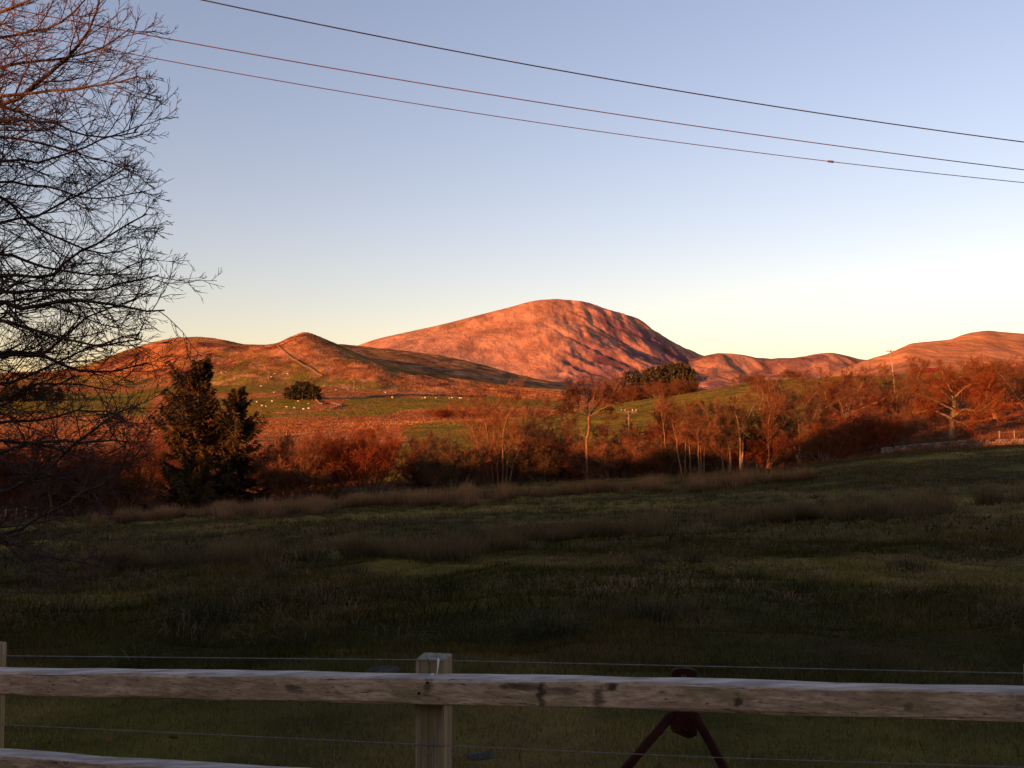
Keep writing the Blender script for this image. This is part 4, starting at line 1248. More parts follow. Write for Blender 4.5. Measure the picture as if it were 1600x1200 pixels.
G = []
for n, d0, d1, hh, ww in [(120000, 3.4, 11, 0.075, 0.005), (110000, 11, 26, 0.11, 0.012), (95000, 26, 96, 0.16, 0.038)]:
    x, y = scatter(n, d0, d1, 0.68)
    z = ground(x, y)
    pn_ = fbm(x / 3.2, y / 6, 4)
    pm = fbm(x / 1.2 + 11, y / 2.2 + 5, 4)
    h = hh * rng.uniform(0.4, 1.3, n) * (1 + 0.8 * np.clip(pn_, -0.5, 1))
    dry = np.clip(0.15 + 0.9 * pn_ + 0.5 * pm + 0.25 * rng.normal(size=n), 0, 1)[:, None]
    col = (1 - dry) * np.array((0.04, 0.044, 0.008)) + dry * np.array((0.095, 0.07, 0.028))
    col = col * 1.6 * np.array((1.06, 1.0, 0.9))
    lawn = sstep(-0.02, 0.22, fbm(x / 9 + 3, y / 5.5 + 1, 3))
    col = col * (0.35 + 1.5 * rng.random((n, 1)) ** 1.4)
    h = h * (1 + 0.5 * sstep(8, 14, y))
    col = col * (0.65 + 0.8 * lawn)[:, None] * np.array((1.08, 0.98, 0.82))
    h = h * (1.15 - 0.45 * lawn)
    G.append(blades(rng, np.stack([x, y, z - 0.01], -1), h, ww * rng.uniform(0.7, 1.3, n), rng.uniform(0.2, 0.85, n), col * 0.8, col))
stuff('grass', G, M_GRASS, 'rough dark green and straw grass covering the field', 'grass')


def bent(rng, base, h, w, lean, c0, c1, az):
    """blades of two pieces that arch over"""
    N = len(base)
    f = az + np.pi / 2 + rng.normal(size=N) * 0.5
    s = np.stack([np.cos(f), np.sin(f), np.zeros(N)], -1) * (w / 2)[:, None]
    u = np.stack([np.cos(az), np.sin(az), np.zeros(N)], -1)
    up = np.array((0, 0, 1.0))
    mid = base + u * (h * lean * 0.35)[:, None] + up * (h * 0.62)[:, None]
    tip = mid + u * (h * lean * 0.75)[:, None] + up * (h * (0.38 - 0.55 * lean))[:, None]
    V = np.stack([base - s, base + s, mid + s * 0.8, base - s, mid + s * 0.8, mid - s * 0.8, mid - s * 0.8, mid + s * 0.8, tip], 1).reshape(-1, 3)
    cm = (c0 + c1) / 2
    C = np.stack([c0, c0, cm, c0, cm, cm, cm, cm, c1], 1).reshape(-1, 3)
    return V, C


def tufts(centers, nb, h, r, c_base, c_tip, w, lean=0.55, arch=False):
    out = []
    for cpt, hh in zip(centers, h):
        n = int(nb * rng.uniform(0.7, 1.3))
        a = rng.uniform(0, 2 * np.pi, n)
        q = rng.random(n) ** 0.7
        b = np.stack([cpt[0] + r * q * np.cos(a), cpt[1] + r * q * np.sin(a), np.full(n, cpt[2] - 0.03)], -1)
        v = rng.uniform(0.75, 1.25, (n, 1))
        if arch:
            out.append(bent(rng, b, hh * rng.uniform(0.55, 1.15, n), np.full(n, w) * rng.uniform(0.7, 1.3, n), np.clip(lean * (0.35 + 0.65 * q) * rng.uniform(0.5, 1.4, n), 0, 1.2), np.array(c_base) * v, np.array(c_tip) * v, a + 0.3 * rng.normal(size=n)))
            continue
        out.append(blades(rng, b, hh * rng.uniform(0.55, 1.15, n), np.full(n, w) * rng.uniform(0.7, 1.3, n), np.clip(lean * q * rng.uniform(0.5, 1.4, n), 0, 0.95), np.array(c_base) * v, np.array(c_tip) * v, a))
    return out


def band(line, n, jit):
    line = np.array(line, float)
    s = rng.random(n)
    px = line[0, 0] + s * (line[-1, 0] - line[0, 0])
    px = px + 22 * np.sin(px / 17.0 + 2 * np.sin(px / 41.0))
    py = np.interp(px, line[:, 0], line[:, 1]) + rng.normal(size=n) * jit * (1 + 0.8 * np.sin(px / 53.0)) + 5 * fbm(px / 60, px * 0, 2) * jit / 5
    k_ = fbm(px / 45.0 + line[0, 1], py * 0 + 2, 2) > -0.48
    return [hit(a, b, 5, 99) for a, b in zip(px[k_], py[k_])]


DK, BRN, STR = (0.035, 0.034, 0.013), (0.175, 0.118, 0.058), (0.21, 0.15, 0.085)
RS = []
b = band([(120, 895), (420, 876), (700, 866), (800, 850), (985, 832)], 430, 5)
RS += tufts(b, 38, rng.uniform(0.3, 0.85, len(b)), 0.32, DK, BRN, 0.02)
b = band([(985, 836), (1150, 822), (1300, 808), (1510, 795)], 330, 4)
RS += tufts(b, 38, rng.uniform(0.35, 0.95, len(b)), 0.36, DK, BRN, 0.024)
b = band([(1540, 788), (1640, 782)], 60, 4)
RS += tufts(b, 38, rng.uniform(0.6, 1.0, len(b)), 0.4, DK, BRN, 0.026)
b = band([(120, 818), (450, 799), (640, 786), (900, 772), (1100, 760), (1255, 750)], 760, 3.5)
RS += tufts(b, 38, rng.uniform(0.6, 1.15, len(b)), 0.5, (0.05, 0.034, 0.016), (0.27, 0.15, 0.068), 0.035, 0.45)
b = band([(160, 815), (450, 798), (640, 784), (760, 776)], 260, 3.0)
RS += tufts(b, 38, rng.uniform(0.8, 1.2, len(b)), 0.5, (0.085, 0.053, 0.027), (0.31, 0.175, 0.09), 0.035, 0.45)
def patch(n, d0, d1, lo, seedx):
    """clumped spots on the field"""
    out = []
    while len(out) < n:
        y = rng.uniform(d0, d1, 4000)
        x = rng.uniform(-0.66, 0.66, 4000) * y
        w_ = fbm(x / 3.0 + seedx, y / 5.0, 3)
        k_ = (w_ > lo) & (rng.random(4000) < y / d1)
        x, y = x[k_], y[k_]
        out += [np.array(q) for q in zip(x, y, ground(x, y))]
    return out[:n]


p_ = patch(1300, 9, 60, 0.12, 0)          # dark low rush clumps
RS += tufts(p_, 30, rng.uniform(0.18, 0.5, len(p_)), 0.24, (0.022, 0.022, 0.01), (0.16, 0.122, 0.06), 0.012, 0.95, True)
p_ = patch(1300, 12, 50, 0.0, 31)          # swathes of dead straw lying over
RS += tufts(p_, 34, rng.uniform(0.12, 0.26, len(p_)), 0.36, (0.09, 0.06, 0.032), (0.3, 0.19, 0.105), 0.012, 1.15, True)
p_ = patch(700, 30, 92, 0.05, 57)
RS += tufts(p_, 26, rng.uniform(0.2, 0.5, len(p_)), 0.35, (0.035, 0.035, 0.015), (0.14, 0.105, 0.05), 0.025, 0.9, True)
big = [hit(*q, 5, 99) for q in [(845, 1003), (870, 1000), (310, 975), (335, 968), (560, 905), (1170, 905), (1250, 925), (1420, 890), (965, 805), (812, 812), (215, 890), (240, 880), (960, 838), (1020, 965), (700, 930)]]
RS += tufts(big, 130, rng.uniform(0.25, 0.5, len(big)), 0.36, (0.022, 0.026, 0.012), (0.075, 0.07, 0.035), 0.008, 0.9, True)
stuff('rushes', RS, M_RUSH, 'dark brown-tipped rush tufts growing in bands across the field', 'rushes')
# bracken and dead grass under the trees
pts = []
for i in range(2600):
    a_ = rng.uniform(-80, 1700)
    d_ = rng.uniform(99.5, 135)
    s_ = spot(a_, d_)
    pts.append(s_)
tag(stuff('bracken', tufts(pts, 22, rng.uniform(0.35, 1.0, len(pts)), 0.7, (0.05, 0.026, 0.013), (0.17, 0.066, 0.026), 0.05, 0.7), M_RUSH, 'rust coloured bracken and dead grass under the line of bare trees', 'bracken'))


# standing grass and heather that catches the low sun on the pastures and the hill
VG = []
for sh_, n_, d0, d1, hh, w0 in [(valley, 48000, 125, 300, 0.2, 0.18), (valley, 75000, 300, 760, 0.32, 0.5), (hill, 65000, 760, 1150, 0.5, 0.9)]:
    y = d0 * (d1 / d0) ** rng.random(n_)
    x = rng.uniform(-0.62, 0.62 if sh_ is valley else 0.1, n_) * y
    z = sh_.z(x, y)
    kk = np.clip(np.interp(x / y, sh_.K, np.arange(len(sh_.K))).round().astype(int), 0, len(sh_.K) - 1)
    rr2 = np.clip(np.interp(y, sh_.D, np.arange(len(sh_.D))).round().astype(int), 0, len(sh_.D) - 1)
    col = sh_.C[rr2, kk] * rng.uniform(0.6, 1.25, (n_, 1))
    VG.append(blades(rng, np.stack([x, y, z - 0.03], -1), hh * rng.uniform(0.5, 1.4, n_), w0 * rng.uniform(0.6, 1.5, n_), rng.uniform(0.1, 0.6, n_), col, col))
stuff('hill_grass', VG, M_GRASS, 'grass and heather on the valley pastures and the near hill', 'grass')
# tussocks on the rough ground of the valley
tp_, hs_, cs_ = [], [], []
TS = []
for n_, d0, d1, k0, k1, hh, ww, rr_ in [(3500, 130, 300, -0.68, 0.1, 0.8, 0.1, 0.7), (1500, 130, 230, 0.3, 0.68, 0.8, 0.1, 0.7), (7000, 300, 760, -0.68, 0.1, 1.0, 0.3, 1.3)]:
    x = rng.uniform(k0, k1, n_)
    y = np.sqrt(d0**2 + rng.random(n_) * (d1**2 - d0**2))
    x = x * y
    z = ground(x, y)
    kk = np.clip(np.interp(x / y, valley.K, np.arange(len(valley.K))).astype(int), 0, len(valley.K) - 1)
    rr2 = np.clip(np.interp(y, valley.D, np.arange(len(valley.D))).astype(int), 0, len(valley.D) - 1)
    keep = (VGREEN[rr2, kk] < 0.5) & (fbm(x / 14, y / 22, 3) > -0.15)
    pts = np.stack([x, y, z], -1)[keep]
    TS += tufts(pts, 14, hh * rng.uniform(0.4, 1.2, len(pts)), rr_, (0.11, 0.058, 0.025), (0.23, 0.122, 0.046), ww, 0.7)
stuff('tussocks', TS, M_RUSH, 'brown bracken and grass tussocks on the rough ground of the valley', 'tussocks')


# ------------------------------------------------------------------ post and rail fence in front
FX0, FY0, FS = -0.23, 2.70, -0.2            # a point of the fence line and its slope dy/dx
fdir = Vector((1, FS, 0)).normalized()
frot = Matrix.Rotation(math.atan(FS), 3, 'Z')
fence = empty('post_and_rail_fence', (FX0, FY0, 0))
tag(fence, 'weathered wooden post and rail fence with two plain wires across the foreground', 'fence')


def fpt(s, off=0.0, z=0.0):
    """point s metres along the fence, off metres towards the camera, relative to the fence root"""
    nrm = Vector((FS, -1, 0)).normalized()
    return Vector((0, 0, 0)) + fdir * s + nrm * off + Vector((0, 0, z))


def wobble(bm_obj, amp, seed):
    r_ = np.random.default_rng(seed)
    for v in bm_obj.verts:
        v.co += Vector(r_.normal(size=3) * amp)


def rail(s0, s1, z0, z1, hgt, dep, sag, seed):
    r_ = np.random.default_rng(seed)
    m = MB()
    n = 40
    rings = []
    prof = []
    rc = 0.010                              # weathered, slightly rounded corners
    for cx, cz, a0 in ((1, 1, 0), (-1, 1, 90), (-1, -1, 180), (1, -1, 270)):
        for q in range(4):
            t = rad(a0 + 30 * q)
            prof.append((cx * (dep / 2 - rc) + rc * math.cos(t), cz * (hgt / 2 - rc) + rc * math.sin(t)))
    nz = r_.normal(size=(n + 1, 16)) * 0.0011
    wv = np.cumsum(r_.normal(size=n + 1)) * 0.0012
    for i in range(n + 1):
        t = i / n
        c = fpt(s0 + (s1 - s0) * t, 0.045 + dep / 2, z0 + (z1 - z0) * t - sag * 4 * t * (1 - t) + wv[i])
        nrm = Vector((FS, -1, 0)).normalized()
        rings.append([m.bm.verts.new(c + nrm * (a + nz[i, q]) + Vector((0, 0, b_ + nz[i, (q + 5) % 16]))) for q, (a, b_) in enumerate(prof)])
    for r0, r1 in zip(rings, rings[1:]):
        for k in range(16):
            m.bm.faces.new((r0[k], r0[(k + 1) % 16], r1[(k + 1) % 16], r1[k]))
    m.bm.faces.new(rings[0][::-1])
    m.bm.faces.new(rings[-1])
    return m.build('rail', M_RAIL, fence, False)


rail(-3.4, 1.9, 0.91, 1.105, 0.074, 0.062, -0.018, 1)
rail(-3.4, 1.9, 0.728, 0.772, 0.07, 0.062, 0.0, 2)
rail(-3.4, 1.9, 0.40, 0.43, 0.07, 0.062, 0.0, 3)
for s, top in ((-1.48, 1.085), (0.006, 1.115), (1.62, 1.16)):
    m = MB()
    m.box(fpt(s, 0.0, top / 2 - 0.25), (0.086, 0.09, top + 0.5), frot, 0.006)
    po = m.build('post', M_POST, fence)
    for z_ in (1.118 - (0.035 if s < 0 else 0), 0.86):
        k = MB()
        c0 = fpt(s - 0.012, 0.046, z_ + 0.012)
        k.tube([c0, c0 + Vector((0.003, -0.004, -0.004)), c0 + Vector((0.008, -0.006, -0.012)), c0 + Vector((0.016, -0.004, -0.022)), c0 + Vector((0.018, 0.001, -0.025))], 0.002, 6)
        k.build('staple', M_WIRE, po)
for pts_ in ([(-800, 1012), (0, 1024.5), (655, 1031), (1100, 1041), (1600, 1052), (2100, 1063)], [(-800, 1095), (0, 1132), (655, 1163), (1100, 1183), (1600, 1199), (2100, 1213)]):
    W = []
    pp = np.array(pts_, float)
    for a in np.linspace(-350, 2050, 60):
        b_ = np.interp(a, pp[:, 0], pp[:, 1])
        uu = (a - 800) / F
        d_ = (FY0 - 0.05 - FS * FX0) / (1 - FS * uu)
        W.append(Vector(P(a, b_, d_)) - Vector((FX0, FY0, 0)))
    MB().tube(W, 0.0013, 6).build('wire', M_WIRE, fence, True)
for s in (-1.48, 0.006, 1.62):
    for dz in (-0.014, 0.016):
        t = (s + 3.4) / 5.3
        c = fpt(s + 0.012 * (1 if dz > 0 else -1), 0.045 + 0.0625, 0.91 + 0.195 * t + 0.018 * 4 * t * (1 - t) + dz)
        MB().tube([c, c + Vector((FS, -1, 0)).normalized() * 0.0018], [0.0042, 0.0036], 8).build('nail', M_REDIRON, fence)
# frayed white cord on the middle post
m = MB()
c0 = Vector(P(684.5, 1028, 2.63)) - Vector((FX0, FY0, 0))
m.tube([c0, c0 + Vector((0.001, 0, -0.006)), c0 + Vector((-0.001, 0, -0.03)), c0 + Vector((-0.003, -0.002, -0.046))], [0.0008, 0.0034, 0.0017, 0.0014], 6)
c1 = Vector(P(675, 1054, 2.60)) - Vector((FX0, FY0, 0))
m.tube([c1 + Vector((-0.004, 0, -0.001)), c1, c1 + Vector((0.005, 0, 0.002))], [0.002, 0.004, 0.002], 6)
m.build('cord', M_WHITE, fence, True)

# ------------------------------------------------------------------ red trestle behind the rail
D_T = 3.35
hd = P(1068, 1043, D_T)
gz_ = float(ground(hd[0], D_T))
tr = empty('trestle', (hd[0], D_T, gz_))
tag(tr, 'dark red iron trestle with splayed legs behind the top rail', 'trestle')
H = hd[2] - gz_
m = MB()
hw = 0.044
ol = [(-hw, H - 0.035), (-hw * 0.93, H - 0.013), (-hw * 0.6, H - 0.003), (0, H), (hw * 0.6, H - 0.003), (hw * 0.93, H - 0.013), (hw, H - 0.035)]
slot_t, slot_b, sw = H - 0.022, H - 0.032, 0.011
# head plate built round its slot
m.box((-(hw + sw) / 2, 0, H - 0.12), (hw - sw, 0.024, 0.2), None)
m.box(((hw + sw) / 2, 0, H - 0.12), (hw - sw, 0.024, 0.2), None)
m.box((0, 0, H - 0.126), (2 * sw, 0.022, 0.188), None)
m.prism([(-hw, H - 0.0201)] + [(-hw * 0.93, H - 0.010), (-hw * 0.55, H - 0.002), (0, H), (hw * 0.55, H - 0.002), (hw * 0.93, H - 0.010)] + [(hw, H - 0.0201)], 0.024, Matrix.Identity(3))
m.prism([(-hw * 1.15, H - 0.17), (hw * 1.1, H - 0.17), (hw * 0.95, H - 0.235), (0.012, H - 0.245), (-hw * 1.0, H - 0.222)], 0.028, Matrix.Identity(3))
m.build('head', M_REDIRON, tr)
for bx_, bz_ in ((-0.026, H - 0.175), (0.024, H - 0.175), (0.0, H - 0.215)):
    MB().tube([(bx_, -0.013, bz_), (bx_, -0.017, bz_), (bx_, -0.024, bz_)], [0.009, 0.009, 0.006], 6).build('bolt', M_REDIRON, tr)
for sx, x0, zz, sp_ in ((-1, -0.042, 0.165, 0.61), (1, 0.038, 0.165, 0.38)):
    k = MB()
    k.tube([(x0, 0.0, H - zz), (x0 + sx * sp_ * 0.5, 0.0, (H - zz) * 0.5), (x0 + sx * sp_, 0.0, 0.0)], 0.0165, 10)
    k.build('leg', M_REDIRON, tr, True)


# ------------------------------------------------------------------ rocks and dead leaves in the grass
def rock(loc, size, seed, label):
    r_ = np.random.default_rng(seed)
    b_ = bmesh.new()
    bmesh.ops.create_icosphere(b_, subdivisions=3, radius=1)
    off = r_.random(3) * 50
    for v in b_.verts:
        p = np.array(v.co)
        d_ = 1 + 0.35 * float(fbm(np.array(p[0] * 1.2 + off[0] + p[2]), np.array(p[1] * 1.2 + off[1] - p[2]), 3))
        q = np.sign(p) * np.abs(p) ** 0.75 * d_
        v.co = Vector(q * np.array(size))
    me = bpy.data.meshes.new('rock')
    b_.to_mesh(me)
    b_.free()
    o = link('rock', me, M_ROCK, None, loc)
    o.rotation_euler.z = r_.uniform(0, 6)
    return tag(o, label, 'rock', 'rocks in the grass')


rock(hit(540, 1022), (0.17, 0.1, 0.035), 1, 'flat pale rock in the grass farther behind the fence rail')
rock(hit(597, 1052), (0.15, 0.1, 0.035), 2, 'low rock just above the rail left of the middle post')
rock(hit(750, 1185), (0.09, 0.06, 0.02), 3, 'small dark rock in the grass right of the middle post')
lm = MB()
lv = [lm.bm.verts.new(p) for p in [(-0.03, 0, 0), (-0.012, 0.016, 0.008), (0.014, 0.014, 0.012), (0.032, 0, 0.01), (0.012, -0.016, 0.01), (-0.014, -0.014, 0.004), (0, 0, 0.0)]]
for i in range(6):
    lm.bm.faces.new((lv[i], lv[(i + 1) % 6], lv[6]))
leafm = lm.mesh('leaf')
leafm.materials.append(M_LEAF)
for i, (a, b_, lab) in enumerate([(122, 1164, 'curled brown leaf in the grass left of its twin near the lower rail'), (168, 1171, 'brown dead leaf lying just above the lower rail'), (271, 1170, 'pale dead leaf lying above the lower rail, right of the others'), (1153, 1167, 'small dead leaf in the grass right of the trestle')]):
    p = hit(a, b_, 3)
    o = link('fallen_leaf', leafm, None, None, (p[0], p[1], p[2] + 0.06))
    o.rotation_euler = (0.5 + i * 0.3, -0.4 + 0.2 * i, i * 1.7)
    tag(o, lab, 'leaf', 'dead leaves in the grass')


# ------------------------------------------------------------------ overhead wires
def overhead(pts, dl, dr, r, mat, label):
    pp = np.array(pts, float)
    W = []
    x0, x1 = pp[0, 0], pp[-1, 0]
    co = np.polyfit(pp[:, 0], pp[:, 1], 2)
    for a in np.linspace(-300, 2000, 70):
        t = (a + 300) / 2300
        W.append(P(a, np.polyval(co, a), 1 / ((1 - t) / dl + t / dr)))
    root = empty('overhead_wire', W[35])
    MB().tube([Vector(p) - Vector(W[35]) for p in W], r, 6).build('cable', mat, root, True)
    tag(root, label, 'wire', 'overhead wires')
    return root, co, dl, dr, W


overhead([(316, 0), (625, 63), (950, 123.7), (1275, 176), (1600, 222)], 13, 20, 0.0105, M_CABLE, 'topmost and thickest black overhead wire crossing the sky')
overhead([(0, 12), (300, 66), (625, 122.7), (950, 178.6), (1275, 225), (1600, 264)], 13, 20, 0.0085, M_CABLE2, 'middle overhead wire crossing the sky')
root, co, dl, dr, W = overhead([(0, 45), (300, 100.5), (625, 159), (950, 207), (1298, 253), (1600, 285)], 13, 20, 0.0068, M_CABLE2, 'lowest overhead wire crossing the sky, with a small joint sleeve')
t = (1298 + 300) / 2300
j = [Vector(P(a, np.polyval(co, a), 1 / ((1 - t) / dl + t / dr))) - Vector(W[35]) for a in (1293, 1294, 1302, 1303)]
MB().tube(j, [0.008, 0.022, 0.022, 0.008], 8).build('joint_sleeve', M_CABLE2, root, True)


# ------------------------------------------------------------------ poles
def pole(px_, d, top_py, arm, lean, label, simple=False, group=None, rz=0.15):
    x, y, z = spot(px_, d)
    top = P(px_, top_py, d)[2] - z
    root = empty('utility_pole', (x, y, z), rz)
    m = MB()
    m.tube([(0, 0, -0.3), (lean * top * 0.5, 0, top * 0.5), (lean * top, 0, top)], [0.16, 0.14, 0.11] if not simple else [0.2, 0.18, 0.15], 10)
    m.build('mast', M_POLE, root, True)
    if arm:
        m = MB()
        m.box((lean * top, -0.16, top - 0.22), (arm, 0.1, 0.12), None, 0.01)
        m.build('crossarm', M_POLE, root)
        for sx in (-0.46, -0.24, 0.24, 0.46):
            m = MB()
            m.tube([(lean * top + sx * arm, -0.16, top - 0.16), (lean * top + sx * arm, -0.16, top - 0.02), (lean * top + sx * arm, -0.16, top + 0.02), (lean * top + sx * arm, -0.16, top + 0.10)], [0.025, 0.03, 0.09, 0.06], 8)
            m.build('insulator', M_INSUL, root, True)
        for sx in (-1, 1):
            MB().tube([(lean * top, -0.12, top - 0.8), (lean * top + sx * arm * 0.3, -0.14, top - 0.28)], 0.025, 6).build('brace', M_POLE, root)
    return tag(root, label, 'pole', group)


pole(1403, 150, 547, 1.9, -0.09, 'tall pale utility pole on the slope left of the red barn roof')
pole(984, 118, 641, 2.1, -0.02, 'short utility pole with a white-tipped crossarm below the pine wood')
for a, b_, t_, lab in [(418.5, 596, 581, 'tiny far pole above the sheep pasture, left of the pine clump'), (552.5, 611, 596, 'tiny far pole on the moor foot right of the pine clump'), (682.5, 615, 605, 'tiny far pole farthest right, near the hill shadow'), (249.5, 606, 591, 'tiny far pole left of the larger spruce top')]:
    p = hit(a, b_, 300, 1000)
    pole(a, p[1], t_, 1.2, 0.0, lab, True, 'tiny far poles')

# ------------------------------------------------------------------ barn with the red roof
x, y, z = spot(1446, 330)
barn = empty('barn', (x, y, z), 0.25)
tag(barn, 'stone barn with a dark red roof behind the old oak', 'barn')
BW, BD, BH, BR = 11.5, 6.5, max(1.5, float(P(1440, 588, 330)[2] - z)), 3.0
m = MB()
m.box((0, 0, BH / 2 - 0.4), (BW, BD, BH + 0.8))
m.build('wall', M_BARNWALL, barn)
for sx in (-1, 1):
    m = MB()
    m.prism([(-BD / 2, BH), (BD / 2, BH), (0, BH + BR)], 0.3, Matrix.Translation((sx * (BW / 2 - 0.15), 0, 0)).to_3x3() @ Matrix.Rotation(math.pi / 2, 3, 'Z'))
    g_ = m.build('gable', M_BARNWALL, barn)
    g_.location = (sx * (BW / 2 - 0.15), 0, 0.002)
roof = empty('roof')
roof.parent = barn
ang = math.atan2(BR, BD / 2)
sl = math.hypot(BR, BD / 2) + 0.35
for sy in (-1, 1):
    for i in range(9):                       # profiled sheets, each lapping over the next
        m = MB()
        w_ = (BW + 0.6) / 9
        Rm = Matrix.Rotation(-sy * ang, 3, 'X')
        cx_ = -(BW + 0.6) / 2 + w_ * (i + 0.5)
        cy_, cz_ = sy * (sl / 2) * math.cos(ang), BH + BR + 0.06 - (sl / 2) * math.sin(ang)
        m.box((cx_, cy_, cz_ + 0.004 * (i % 2)), (w_ * 1.02, sl, 0.05), Rm)
        m.build('roof_sheet', M_ROOF, roof)
m = MB()
m.box((0, -BD / 2 - 0.03, 1.1), (2.2, 0.08, 2.2))
m.build('door', M_ROOF, barn)


# ------------------------------------------------------------------ dry stone walls and stake fences
def stone_wall(path_pts, hgt, wid, size, seed, label, group=None):
    r_ = np.random.default_rng(seed)
    pp = np.array(path_pts)
    s = np.concatenate([[0], np.cumsum(np.hypot(*np.diff(pp[:, :2], axis=0).T))])
    n = int(s[-1] / size)
    courses = max(2, int(hgt / (size * 0.6)))
    ctr = []
    ang_ = []
    for i in range(n):
        q = (i + 0.5) / n * s[-1]
        x_, y_ = np.interp(q, s, pp[:, 0]), np.interp(q, s, pp[:, 1])
        x2, y2 = np.interp(q + 0.5, s, pp[:, 0]), np.interp(q + 0.5, s, pp[:, 1])
        x1_, y1_ = np.interp(q - 0.5, s, pp[:, 0]), np.interp(q - 0.5, s, pp[:, 1])
        a_ = math.atan2(y2 - y1_, x2 - x1_)
        zg = float(ground(x_, y_))
        top = courses - (r_.random() < 0.2)
        for c_ in range(top):
            sh_ = size * (0.5 if c_ % 2 else 0) + r_.normal() * 0.08 * size
            ctr.append((x_ + math.cos(a_) * sh_, y_ + math.sin(a_) * sh_, zg + (c_ + 0.4) * hgt / courses))
            ang_.append(a_ + r_.normal() * 0.15)
    N = len(ctr)
    cube = np.array([(-1, -1, -1), (1, -1, -1), (1, 1, -1), (-1, 1, -1), (-1, -1, 1), (1, -1, 1), (1, 1, 1), (-1, 1, 1)], float) / 2
    Vc = cube[None] * (np.array((size * 1.05, wid, hgt / courses * 1.1)) * r_.uniform(0.75, 1.15, (N, 1, 3))) * (1 + r_.normal(size=(N, 8, 3)) * 0.12)
    ca_, sa_ = np.cos(ang_)[:, None], np.sin(ang_)[:, None]
    X_ = Vc[..., 0] * ca_ - Vc[..., 1] * sa_
    Y_ = Vc[..., 0] * sa_ + Vc[..., 1] * ca_
    o0 = pp[0]
    V_ = np.stack([X_, Y_, Vc[..., 2]], -1) + np.array(ctr)[:, None, :] - np.array((o0[0], o0[1], 0))
    fq = np.array([(0, 3, 2, 1), (4, 5, 6, 7), (0, 1, 5, 4), (1, 2, 6, 5), (2, 3, 7, 6), (3, 0, 4, 7)])
    F_ = (fq[None] + 8 * np.arange(N)[:, None, None]).reshape(-1, 4)
    root = empty('dry_stone_wall', (o0[0], o0[1], 0))
    tag(link('stones', np_mesh('stones', V_.reshape(-1, 3), F_), M_STONE, root), kind='stuff')
    return tag(root, label, 'wall', group)


stone_wall([spot(p, d)[:2] for p, d in [(1375, 104), (1440, 104), (1500, 104), (1560, 103), (1640, 102), (1750, 100)]], 0.65, 0.5, 0.32, 1, 'tumbled dry stone wall at the field edge below the old oak')
stone_wall([hit(*q, 500, 1100)[:2] for q in [(433, 540), (440, 547), (455, 560), (475, 572), (490, 580), (503, 588)]], 1.2, 0.7, 0.8, 2, 'stone wall running down the hillside from the small peak', 'hill walls')
stone_wall([hit(*q, 400, 740)[:2] for q in [(492, 624), (503, 632), (516, 631), (534, 635), (520, 639), (500, 641)]], 0.9, 0.6, 0.6, 3, 'bent stone wall at the corner of the sheep pasture', 'hill walls')
stone_wall([hit(*q, 400, 760)[:2] for q in [(540, 620.5), (600, 620), (680, 619), (760, 619)]], 1.5, 0.9, 0.9, 4, 'straight stone wall along the top of the far green pasture', 'hill walls')

stake = MB()
stake.tube([(0, 0, -0.2), (0, 0, 1.25)], [0.07, 0.065], 6)
stake_me = stake.mesh('stake', True)
stake_me.materials.append(M_FPOST)


def stake_fence(pts, step, label, s=1.0):
    pp = np.array(pts)
    q = np.concatenate([[0], np.cumsum(np.hypot(*np.diff(pp[:, :2], axis=0).T))])
    root = empty('stake_fence', (pp[0, 0], pp[0, 1], 0))
    W_ = []
    for t_ in np.arange(0, q[-1], step):
        x_, y_ = np.interp(t_, q, pp[:, 0]), np.interp(t_, q, pp[:, 1])
        z_ = float(ground(x_, y_))
        o = link('stake', stake_me, None, root, (x_ - pp[0, 0], y_ - pp[0, 1], z_))
        o.scale = (s, s, 1)
        o.rotation_euler = (0.04 * math.sin(t_ * 7), 0.05 * math.cos(t_ * 5), 0)
        W_.append((x_ - pp[0, 0], y_ - pp[0, 1], z_ + 1.1))
    MB().tube(W_, 0.01, 4).build('wire', M_WIRE, root)
    tag(root, label, 'fence', 'far stake fences')


stake_fence([hit(*q, 300, 740)[:2] for q in [(398, 650), (450, 647), (500, 643), (535, 637)]], 3.0, 'line of stakes along the lower edge of the sheep pasture', 1.6)
stake_fence([hit(*q, 200, 640)[:2] for q in [(540, 669), (600, 664), (680, 660), (780, 655)]], 2.6, 'line of pale stakes across the rough straw ground', 1.3)
stake_fence([spot(p, d)[:2] for p, d in [(-30, 90), (15, 90), (70, 91)]], 0.9, 'short row of sunlit stakes behind the near twigs', 1.0)
stake_fence([spot(p, d)[:2] for p, d in [(1560, 107), (1600, 106), (1650, 105)]], 1.6, 'stakes standing behind the tumbled wall at the right edge', 1.0)

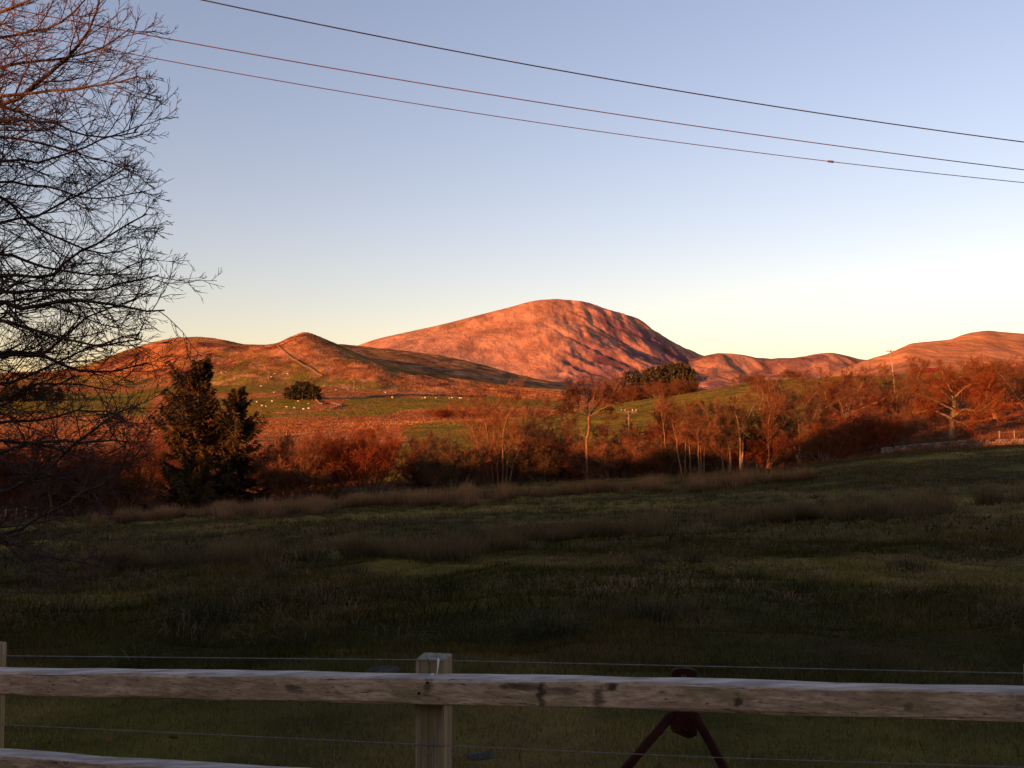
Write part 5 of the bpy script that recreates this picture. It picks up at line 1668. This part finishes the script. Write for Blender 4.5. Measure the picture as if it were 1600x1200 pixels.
# ------------------------------------------------------------------ sheep
def sheep_mesh():
    b_ = bmesh.new()

    def ball(c_, s_, seg=12):
        r_ = bmesh.ops.create_uvsphere(b_, u_segments=seg, v_segments=8, radius=1)['verts']
        for v in r_:
            v.co = Vector((v.co.x * s_[0] + c_[0], v.co.y * s_[1] + c_[1], v.co.z * s_[2] + c_[2]))
    ball((0, 0, 0.58), (0.5, 0.24, 0.27))
    ball((-0.25, 0, 0.6), (0.28, 0.25, 0.27))
    ball((0.3, 0, 0.57), (0.26, 0.22, 0.26))
    ball((0.5, 0, 0.62), (0.18, 0.12, 0.14))      # neck
    ball((0.68, 0, 0.6), (0.15, 0.085, 0.10))     # head, lowered
    ball((0.78, 0, 0.54), (0.09, 0.06, 0.065))    # muzzle
    for sy in (-1, 1):
        ball((0.63, sy * 0.11, 0.66), (0.035, 0.07, 0.03), 8)
        for x_ in (-0.33, 0.3):
            ball((x_, sy * 0.13, 0.38), (0.09, 0.075, 0.16), 8)
            ball((x_, sy * 0.13, 0.16), (0.045, 0.045, 0.2), 8)
    ball((-0.53, 0, 0.55), (0.07, 0.06, 0.13), 8)  # tail
    me = bpy.data.meshes.new('sheep_raw')
    b_.to_mesh(me)
    b_.free()
    o = bpy.data.objects.new('sheep_raw', me)
    COL.objects.link(o)
    md = o.modifiers.new('r', 'REMESH')
    md.mode = 'VOXEL'
    md.voxel_size = 0.045
    md.use_smooth_shade = True
    dg = bpy.context.evaluated_depsgraph_get()
    out = bpy.data.meshes.new_from_object(o.evaluated_get(dg))
    bpy.data.objects.remove(o)
    return out


sm = sheep_mesh()
sm.name = 'sheep'
sm.materials.clear()
sm.materials.append(M_SHEEP)
SHEEP = [
    ('white sheep in the pasture below the round pine clump', 'sheep in the pasture left of the pine clump', [(401, 628), (409, 634), (415.6, 635), (425, 627), (448, 636), (460, 637.5), (466, 627), (474, 639.5), (482, 631), (482, 638.5)]),
    ('white sheep on the hillside left of the pine clump', 'sheep above the pine clump', [(407.5, 603), (428, 613), (429, 584), (432, 600), (424, 589), (449, 584), (346, 582), (353, 581)]),
    ('white sheep along the far pasture right of the pine clump', 'sheep right of the pine clump', [(613, 621), (660, 622), (664, 621.5), (602, 613), (544, 609), (525, 609), (558, 608), (681, 621.5), (702, 622), (706, 621.5), (718, 622), (721, 622), (732, 624)]),
    ('white sheep seen through the near twigs', 'sheep behind the near twigs', [(151, 646), (165.6, 646), (158, 655), (164, 654), (176, 653), (154, 595), (128, 599), (117, 592)]),
]
rs = np.random.default_rng(8)
for lab, grp, ps in SHEEP:
    ps = sorted(ps)
    for si, (a, b_) in enumerate(ps):
        p = hit(a, b_ + 1, 200, 1000)
        o = link('sheep', sm, None, None, (p[0], p[1], p[2] - 0.02))
        o.rotation_euler.z = rs.choice([0, math.pi]) + rs.normal() * 0.5
        o.scale = (1.05, 1.05, 1.05)
        tag(o, lab + ', ' + ordinal(si, len(ps)), 'sheep', grp)
